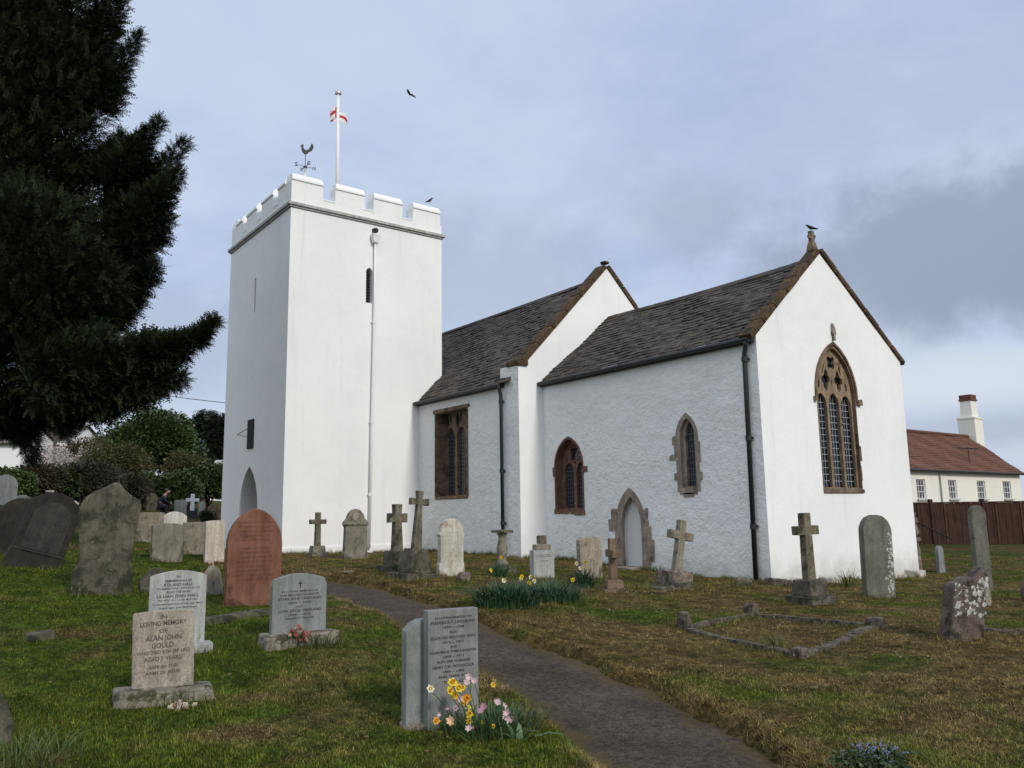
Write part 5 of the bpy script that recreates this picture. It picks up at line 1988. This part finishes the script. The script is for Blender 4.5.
# ------------------------------------------------------------------ crouching person far off
def skin_mesh(name, verts, edges, mat, parent, sub=2):
    me = bpy.data.meshes.new(name)
    me.from_pydata([v[:3] for v in verts], edges, [])
    o = bpy.data.objects.new(name, me)
    COL.objects.link(o)
    o.modifiers.new('skin', 'SKIN')
    for i, v in enumerate(verts):
        r_ = v[3] if hasattr(v[3], '__len__') else (v[3], v[3])
        me.skin_vertices[0].data[i].radius = r_
    me.skin_vertices[0].data[0].use_root = True
    o.modifiers.new('sub', 'SUBSURF').levels = sub
    dg = bpy.context.evaluated_depsgraph_get()
    me2 = bpy.data.meshes.new_from_object(o.evaluated_get(dg))
    bpy.data.objects.remove(o)
    me2.materials.clear()
    me2.materials.append(mat)
    me2.shade_smooth()
    o2 = bpy.data.objects.new(name, me2)
    COL.objects.link(o2)
    if parent:
        o2.parent = parent
    return o2


skinm = plain('skin', (.42, .25, .18), .6, 0, .05)
navy = plain('navy_cloth', (.012, .014, .035), .8)
# facing +x locally: kneeling, bent forward towards the stone, looking down
bodyv = [(-.10, 0, .42, (.13, .15)), (-.05, 0, .60, (.12, .15)), (.05, 0, .82, (.12, .17)), (.13, 0, .93, (.06, .07)), (.20, 0, 1.00, (.06, .06)), (.25, 0, 1.06, (.125, .12)), (.26, 0, 1.15, (.115, .11)),
         (.05, .19, .84, .06), (.16, .24, .62, .05), (.36, .17, .52, .04), (.46, .13, .50, .03), (.05, -.19, .84, .06), (.16, -.24, .62, .05), (.36, -.17, .52, .04), (.46, -.13, .50, .03),
         (-.05, .12, .38, .10), (.22, .14, .12, .075), (-.10, .14, .07, .06), (-.30, .14, .06, .045), (-.05, -.12, .38, .10), (.22, -.14, .40, .08), (.20, -.14, .10, .06), (.32, -.14, .04, .045)]
bodye = [(0, 1), (1, 2), (2, 3), (3, 4), (4, 5), (5, 6), (2, 7), (7, 8), (8, 9), (9, 10), (2, 11), (11, 12), (12, 13), (13, 14), (0, 15), (15, 16), (16, 17), (17, 18), (0, 19), (19, 20), (20, 21), (21, 22)]
per = skin_mesh('person', bodyv, bodye, skinm, None)
tag(per, 'person in dark navy clothes kneeling among the far graves', 'person')
grow = lambda v, k: (v[0], v[1], v[2], tuple(q * k for q in v[3]) if hasattr(v[3], '__len__') else v[3] * k)
cv = [bodyv[i] for i in (0, 1, 2, 7, 8, 9, 11, 12, 13)]
skin_mesh('coat', [grow(v, 1.22) for v in cv], [(0, 1), (1, 2), (2, 3), (3, 4), (4, 5), (2, 6), (6, 7), (7, 8)], navy, per)
tv = [bodyv[i] for i in (0, 15, 16, 17, 18, 19, 20, 21, 22)]
skin_mesh('trousers', [grow(v, 1.18) for v in tv], [(0, 1), (1, 2), (2, 3), (3, 4), (0, 5), (5, 6), (6, 7), (7, 8)], navy, per)
skin_mesh('hair', [(.17, 0, 1.05, (.12, .12)), (.19, 0, 1.14, (.135, .135)), (.24, 0, 1.22, (.10, .10))], [(0, 1), (1, 2)], plain('brown_hair', (.05, .03, .02), .7), per)
place(per, -31.6, -3.75, 75)

# ------------------------------------------------------------------ daffodils and flowers
daf_leaf = leaf_mat('daffodil_leaves', (.018, .048, .020), (.045, .095, .045), .5, spec=.35, patch=3)
yellow = plain('yellow_petals', (.62, .45, .02), .6, 0, .15, 40)
yellow2 = plain('orange_yellow_petals', (.60, .28, .015), .6, 0, .15, 40)
cream_p = plain('cream_petals', (.66, .62, .46), .6, 0, .1, 40)
pink = plain('pink_petals', (.40, .20, .26), .6, 0, .2, 40)
palepink = plain('pale_pink_petals', (.52, .38, .39), .6, 0, .15, 40)
peach = plain('peach_petals', (.62, .40, .22), .6, 0, .15, 40)
stem_m = plain('green_stems', (.05, .10, .025), .6)


def strap_leaves(name, n, spread, hgt, wid, mat, parent, gfun=None, arch_=.5, sx=1., sy=1.):
    V, Q = [], []
    for i in range(n):
        a = random.random() * 2 * math.pi
        r0 = random.random() ** .6
        b0 = Vector((math.cos(a) * spread * sx * r0, math.sin(a) * spread * sy * r0, 0))
        if gfun:
            b0.z = gfun(b0.x, b0.y)
        d = Vector((math.cos(a) + random.gauss(0, .8), math.sin(a) + random.gauss(0, .8), 0)).normalized()
        L = hgt * random.uniform(.65, 1.15)
        out = random.uniform(.15, 1.15) * L * (.4 + r0 * .6)
        sd_ = Vector((-d.y, d.x, 0))
        w = wid * random.uniform(.7, 1.2)
        o = len(V)
        for k in range(5):
            q = k / 4
            bend = q ** 2
            p = b0 + d * out * bend * 1.15 + ZA * (L * (q - arch_ * bend * q * (out / L)) - .02)
            ww = w * (1 - q ** 3 * .9) / 2
            V += [p - sd_ * ww, p + sd_ * ww]
        for k in range(4):
            Q.append((o + 2 * k, o + 2 * k + 1, o + 2 * k + 3, o + 2 * k + 2))
    return npmesh(name, V, Q, mat, parent, {'vary': ('FACE', np.repeat(rng.random(n), 4))})


def flower(p, dirv, size, petal, trumpet, parent, stem_to=None, npet=6, cup=.35, name='flower'):
    """six petals and a trumpet; the stem is its child part"""
    s = MB()
    d = Vector(dirv).normalized()
    a = d.orthogonal().normalized()
    b_ = d.cross(a)
    p = Vector(p)
    for k in range(npet):
        q = 2 * math.pi * k / npet + random.uniform(-.12, .12)
        e = a * math.cos(q) + b_ * math.sin(q)
        t_ = d.cross(e)
        L = size * random.uniform(.85, 1.1) / 2
        w = L * .42
        s.add([p, p + e * L * .5 + t_ * w + d * L * cup * .5, p + e * L + d * L * cup * random.uniform(.6, 1.2), p + e * L * .5 - t_ * w + d * L * cup * .5], [(0, 1, 2, 3)])
    o = s.build(name, petal, parent)
    if trumpet:
        s = MB()
        s.tube([p, p + d * size * .12, p + d * size * .32], [size * .10, size * .13, size * .19], 8, cap=False)
        s.build('trumpet', trumpet, o)
    if stem_to is not None:
        s = MB()
        st = Vector(stem_to)
        s.tube([st, st.lerp(p, .6) + (p - st).length * .06 * a, p - d * size * .1], [.004, .0035, .003], 5)
        s.build('stem', stem_m, o)
    return o


def daffodil_clump(x, y, n, spread, h, nf, label, sx=1., sy=1., fspots=None):
    z = gz(x, y)
    t = empty('daffodil_clump', (x, y, z))
    tag(t, label, 'flowers', 'daffodil clumps on the lawn')
    strap_leaves('leaves', n, spread, h, .018, daf_leaf, t, lambda a, b_: gz(x + a, y + b_) - z, .5, sx, sy)
    for i in range(nf):
        a = random.random() * 2 * math.pi
        r_ = spread * random.uniform(.3, 1.15)
        p = Vector((math.cos(a) * r_ * sx, math.sin(a) * r_ * sy, h * random.uniform(.75, 1.2)))
        flower(p, (random.uniform(.2, 1), random.uniform(-1, .3), random.uniform(-.2, .4)), .085, yellow if random.random() < .6 else cream_p, yellow, t, (p.x * .7, p.y * .7, 0))


daffodil_clump(.30, -6.75, 520, .50, .40, 4, 'largest clump of daffodil leaves beside the path', 1., 1.)
daffodil_clump(.10, -5.75, 420, .44, .38, 4, 'clump of daffodils in front of the pale lettered headstone')
daffodil_clump(-1.05, -4.05, 170, .22, .40, 4, 'small clump of daffodils before the beige lichened slab')
daffodil_clump(-3.0, -4.55, 110, .20, .34, 1, 'small green leaf clump between the marble stone and pedestal')

# bunch in front of the near headstone
fb_ = empty('flower_bunch', (4.85, -10.30, gz(4.85, -10.30)))
tag(fb_, 'mixed yellow, white and pink flowers growing before the black lettered headstone', 'flowers')
fz = Vector(fb_.location)
spots = [(452, 683, 'y', 9), (458, 688, 'y', 8), (449, 691, 'y', 8), (455, 696, 'y', 8), (463, 688, 'y', 6), (467, 698, 'o', 8), (464, 703, 'o', 7), (436, 721, 'o', 7), (470, 714, 'y', 7), (469, 721, 'y', 6), (430, 689, 'w', 7), (469, 709, 'w', 8), (452, 722, 'c', 8),
         (470, 677, 'p', 7), (467, 683, 'q', 6), (474, 681, 'p', 6), (459, 699, 'p', 6), (456, 709, 'p', 6), (449, 711, 'k', 5), (484, 708, 'k', 7), (480, 712, 'k', 6), (497, 703, 'q', 6), (503, 707, 'p', 6), (507, 713, 'q', 6), (510, 719, 'q', 7), (506, 717, 'p', 5),
         (469, 729, 'q', 6), (475, 729, 'k', 6), (493, 685, 'y', 5), (482, 722, 'y', 4), (493, 726, 'y', 4), (440, 714, 'q', 4)]
pm = {'y': yellow, 'o': yellow2, 'w': cream_p, 'c': peach, 'p': palepink, 'q': palepink, 'k': pink}
for i, (u, v, kx, sz) in enumerate(spots):
    dep = 6.25 + .25 * math.sin(i * 2.4) - (v - 700) * .004
    p = at(u, v, dep)
    base = Vector((fb_.location.x + (p.x - fb_.location.x) * .45, fb_.location.y + (p.y - fb_.location.y) * .45, 0))
    base.z = gz(base.x, base.y)
    dv = (CAM - p).normalized() + Vector((random.gauss(0, .45), random.gauss(0, .45), random.uniform(-.1, .6)))
    flower(p - fz, dv, sz / 823.73 * dep * 1.3, pm[kx], {'y': yellow2, 'o': yellow2, 'w': yellow}.get(kx), fb_, base - fz, 6 if kx in 'yow' else 7, .35 if kx in 'yow' else .9)
strap_leaves('leaves', 190, .34, .26, .012, daf_leaf, fb_, None, .5, 1., 1.2)
strap_leaves('broad_leaf', 7, .06, .24, .05, leaf_mat('tulip_leaves', (.06, .12, .05), (.10, .17, .08), .5), fb_).location = at(521, 738, 6.15) - fz - ZA * .06

# dried bunch on the buff stone's plinth
def low_bunch(name, label, p, cols, n, rad, size, h):
    t = empty(name, p)
    tag(t, label, 'flowers')
    for i in range(n):
        a = random.random() * 2 * math.pi
        r_ = rad * random.random() ** .6
        q = Vector((math.cos(a) * r_ * .6, math.sin(a) * r_, h * (1 - r_ / rad) + random.uniform(0, .03)))
        flower(q, (random.uniform(.2, 1.2), random.gauss(0, .6), random.uniform(.1, 1)), size * random.uniform(.7, 1.3), random.choice(cols), None, t, None, 6, .5)
    strap_leaves('leaves', 30, rad * .7, h * 1.2 + .05, .010, leaf_mat('dry_leaves', (.08, .06, .03), (.05, .06, .025), .8), t)
    return t


dryw = plain('dried_cream_petals', (.50, .44, .36), .8, 0, .2, 40)
dryb = plain('withered_pink_petals', (.30, .20, .16), .8, 0, .25, 40)
pb_ = at(181, 712, 6.95)
low_bunch('dried_bouquet', 'dried cream flowers lying on the mossy plinth of the small buff stone', (pb_.x, pb_.y, pb_.z), [dryw, dryw, palepink, dryb], 22, .13, .06, .06)
pb_ = at(298, 637, 9.0)
rust = plain('rusty_red_petals', (.17, .05, .035), .8, 0, .3, 30)
low_bunch('wreath', 'faded red and brown flowers at the foot of the blue grey headstone', (pb_.x, pb_.y, pb_.z - .04), [rust, rust, dryb, plain('salmon_petals', (.27, .10, .08), .8)], 34, .17, .06, .13)
pb_ = at(214, 563, 18.0)
low_bunch('posy', 'small peach posy at the foot of the upright cream slab', (pb_.x, pb_.y, gz(pb_.x, pb_.y)), [peach, palepink], 7, .10, .07, .08)
pb_ = at(75, 521, 15.5)
low_bunch('posy', 'small orange red posy between the dark leaning stone and mottled stone', (pb_.x, pb_.y, pb_.z), [plain('orange_petals', (.35, .10, .03), .8), rust, peach], 8, .09, .08, .12)

# forget-me-nots at the bottom edge
fx, fy = at(878, 758, 5.25).x, at(878, 758, 5.25).y
t = empty('blue_flower_clump', (fx, fy, gz(fx, fy)))
tag(t, 'clump of tiny pale blue flowers at the bottom edge by the path', 'flowers')
P = np.stack([rng.normal(size=900) * .08, rng.normal(size=900) * .10, rng.random(900) * .05], 1)
scatter('foliage', P, np.stack([rng.normal(size=900), rng.normal(size=900), np.ones(900)], 1), rng.uniform(.03, .06, 900), clump_tpl(6, .9, .28, 9), g_dark, t)
bluep = leaf_mat('blue_petals', (.16, .18, .36), (.26, .29, .47), .7)
P = np.stack([rng.normal(size=75) * .09, rng.normal(size=75) * .11, .06 + rng.random(75) * .05], 1)
fo = scatter('blossom', P, np.stack([rng.normal(size=75), rng.normal(size=75), np.ones(75)], 1), rng.uniform(.006, .009, 75), clump_tpl(5, .9, .5, 4), bluep, t)

# tufts of longer grass
tuft_m = leaf_mat('tuft_grass', (.035, .065, .015), (.09, .11, .035), .6, patch=4)
for (x, y, n, h, sp, lab) in ((1.05, .95, 70, .42, .14, 'spiky green grass tuft at the foot of the east gable'), (at(28, 766, 5.5).x, at(28, 766, 5.5).y, 150, .24, .34, 'rough grass and weeds at the bottom left corner'), (4.38, -5.95, 60, .22, .15, 'grass tuft growing in the corner of the kerbed grave'),
                              (.3, -1.3, 60, .24, .22, 'dry grass tuft by the rubble under the chancel wall'), (-2.9, -.25, 60, .22, .2, 'brown grass tuft on the doorway step'), (2.72, -12.0, 60, .17, .2, 'grass tuft against the mossy plinth'), (4.85, -10.12, 220, .17, .36, 'thick dark grass round the mixed flowers by the path'), (1.62, -10.2, 90, .2, .2, 'long green grass before the faded wreath')):
    t = empty('grass_tuft', (x, y, gz(x, y)))
    tag(t, lab, 'grass tuft', 'longer grass tufts')
    strap_leaves('blades', n, sp, h, .009, tuft_m, t, lambda a, b_, x=x, y=y: gz(x + a, y + b_) - gz(x, y), .4)

# ------------------------------------------------------------------ lawn
def lawn():
    vaz = math.atan2(F.y, F.x)
    N = 1250000
    a = vaz + rng.uniform(-R(44), R(44), N)
    p = -.35
    r0, r1 = 2.2, 30.
    q = rng.random(N)
    r = (r0 ** (p + 1) + q * (r1 ** (p + 1) - r0 ** (p + 1))) ** (1 / (p + 1))
    x, y = CAM.x + np.cos(a) * r, CAM.y + np.sin(a) * r
    ok = path_dist(x, y) + (fbm(x * 2.2, y * 2.2, 21, 3) - .5) * .26 > PW - .02 + rng.normal(size=N) * .05
    ok &= ~((x < .05) & (x > LC) & (y > -.03) & (y < CW)) & ~((x <= LC + .05) & (x > -22) & (y > NS - .03) & (y < NN)) & ~((x < TX + .05) & (x > TX - TL) & (y > TY - .03) & (y < TY + TWD))
    x, y, r = x[ok], y[ok], r[ok]
    ex, ey = [], []
    for o in list(COL.objects):
        if o.parent is None and o.get('category') in ('gravestone', 'cross', 'pedestal', 'stone', 'kerb', 'pier'):
            lx, ly = o.location.x, o.location.y
            dist = math.hypot(lx - CAM.x, ly - CAM.y)
            if dist > 21:
                continue
            wy = max([abs(v.co.y) for c_ in ([o] + list(o.children)) if c_.type == 'MESH' for v in c_.data.vertices if v.co.z < .1] or [.2])
            wx = max([abs(v.co.x) for c_ in ([o] + list(o.children)) if c_.type == 'MESH' for v in c_.data.vertices if v.co.z < .1] or [.1])
            k = int(230 * (wx + wy) / .5 * (1.6 if dist < 11 else 1))
            e = rng.random(k) < wy / (wx + wy)
            side = np.where(rng.random(k) < .5, 1, -1)
            off = .01 + np.abs(rng.normal(size=k)) * .05
            qx = np.where(e, side * (wx + off), rng.uniform(-1, 1, k) * wx)
            qy = np.where(e, rng.uniform(-1, 1, k) * wy, side * (wy + off))
            ca, sa = math.cos(o.rotation_euler.z), math.sin(o.rotation_euler.z)
            ex.append(lx + ca * qx - sa * qy)
            ey.append(ly + sa * qx + ca * qy)
    for (x0_, y0_, x1_, y1_) in ((LC, 0, 0, 0), (0, 0, 0, CW), (TX, NS, LC, NS), (TX, TY, TX, NS), (LC, NS, LC, 0)):
        k = int(math.hypot(x1_ - x0_, y1_ - y0_) * 330)
        q = rng.random(k)
        keep = fbm(q * 9 + x0_, q * 0 + y0_ + .5, 5, 3) > .42
        off = np.abs(rng.normal(size=k)) * .07 + .01
        vert = abs(x1_ - x0_) < 1e-6
        ex.append((x0_ + (x1_ - x0_) * q + (off if vert else 0))[keep])
        ey.append((y0_ + (y1_ - y0_) * q - (0 if vert else off))[keep])
    ka = KP + [KP[0]]
    for a1, b1 in zip(ka[:-1], ka[1:]):
        q = rng.random(420)
        keep = fbm(q * 7 + a1[0] * 3, q * 0 + .5, 8, 3) > .46
        off = rng.normal(size=420) * .06
        dx_, dy_ = b1[0] - a1[0], b1[1] - a1[1]
        L_ = math.hypot(dx_, dy_)
        off = np.sign(off) * (np.abs(off) + .055)
        ex.append((a1[0] + dx_ * q - dy_ / L_ * off)[keep])
        ey.append((a1[1] + dy_ * q + dx_ / L_ * off)[keep])
    ex, ey = np.concatenate(ex), np.concatenate(ey)
    n_ex = len(ex)
    x, y = np.concatenate([x, ex]), np.concatenate([y, ey])
    r = np.hypot(x - CAM.x, y - CAM.y)
    n = len(x)
    tall = np.concatenate([np.zeros(n - n_ex), rng.uniform(.8, 3.2, n_ex)])
    dry = dryness(x, y)
    dry = np.where(tall > 0, dry * .55, dry)
    dr = np.clip(dry + rng.normal(size=n) * .30, 0, 1)
    long_ = .5 + .8 * np.clip(fbm(x * 1.3, y * 1.3, 91, 3) * 2 - .6, 0, 1) + 2.2 * np.clip(fbm(x * 5, y * 5, 55, 2) - .62, 0, 1)
    edge = np.exp(-((path_dist(x, y) - PW - .08) / .12) ** 2)
    h = rng.uniform(.016, .034, n) * (long_ + .8 * edge + tall) * (1 + .010 * r)
    h *= np.where((y > -8) & (x > -2), .85, 1.05)
    lying = (rng.random(n) < (.35 + .45 * dr)) & (tall == 0)
    th = rng.random(n) * 2 * math.pi
    d = np.stack([np.cos(th), np.sin(th)], 1)
    lean = np.where(lying, rng.uniform(1.0, 2.2, n), rng.uniform(.3, 1.1, n))
    hh = np.where(lying, h * rng.uniform(.25, .6, n), h)
    w = np.maximum(.0032, r * .00040) * rng.uniform(.7, 1.5, n)
    z = g(x, y)
    sd_ = np.stack([-d[:, 1], d[:, 0]], 1) * w[:, None] / 2
    b0 = np.stack([x, y, z - .004], 1)
    mid_ = np.stack([x + d[:, 0] * h * lean * .35, y + d[:, 1] * h * lean * .35, z + hh * .6], 1)
    tip = np.stack([x + d[:, 0] * h * lean, y + d[:, 1] * h * lean, z + hh], 1)
    s3 = np.c_[sd_, np.zeros(n)]
    near = r < 9.
    near[n - n_ex:] = False
    k = int(near.sum())
    V1 = np.stack([b0 - s3, b0 + s3, mid_ + s3 * .8, mid_ - s3 * .8, tip], 1)[near].reshape(-1, 3)
    o = np.arange(k)[:, None] * 5
    T1 = np.concatenate([o + np.array([[0, 1, 2]]), o + np.array([[0, 2, 3]]), o + np.array([[3, 2, 4]])], 1).reshape(-1, 3)
    V2 = np.stack([b0 - s3, b0 + s3, tip], 1)[~near].reshape(-1, 3)
    T2 = np.arange(len(V2)).reshape(-1, 3) + len(V1)
    vr = rng.random(n)
    at2 = lambda q: ('POINT', np.concatenate([np.repeat(q[near], 5), np.repeat(q[~near], 3)]))
    lw = npmesh('grass', np.concatenate([V1, V2]), np.concatenate([T1, T2]), M['blade'], None, {'dry': at2(dr), 'vary': at2(vr)})
    tag(lw, 'short mown churchyard grass, green by the graves and brown with clippings beyond the path', 'grass', kind='stuff')


lawn()
# daisies
n = 60
x = rng.uniform(-2, 6, n)
y = rng.uniform(-7.6, -3.2, n)
P = np.stack([x, y, g(x, y) + .035], 1)
dz_ = scatter('daisies', P, np.stack([rng.normal(size=n) * .4, rng.normal(size=n) * .4, np.ones(n)], 1), np.full(n, .007), clump_tpl(6, 1., .5, 3), leaf_mat('daisy_petals', (.6, .6, .58), (.7, .7, .68)))
tag(dz_, 'scattered tiny white daisies in the lawn', 'daisies', kind='stuff')
n = 420
a_ = rng.uniform(-R(38), R(38), n) + math.atan2(F.y, F.x)
r_ = 4 + 14 * rng.random(n) ** 1.3
x, y = CAM.x + np.cos(a_) * r_, CAM.y + np.sin(a_) * r_
ok = ~((x < .3) & (y > -1.2))
x, y = x[ok], y[ok]
P = np.stack([x, y, g(x, y) + np.where(path_dist(x, y) < PW, .045, .022)], 1)
n = len(x)
lf = scatter('fallen_leaves', P, np.stack([rng.normal(size=n), rng.normal(size=n), rng.normal(size=n) * .25], 1), rng.uniform(.02, .045, n), (np.array([(0, 0, 0), (.5, .28, .12), (1, 0, .05), (.5, -.28, .1)]), np.array([(0, 1, 2, 3)])), leaf_mat('dead_leaves', (.10, .055, .025), (.26, .17, .09), .8))
tag(lf, 'scattered dead brown leaves on the grass and path', 'leaves', kind='stuff')
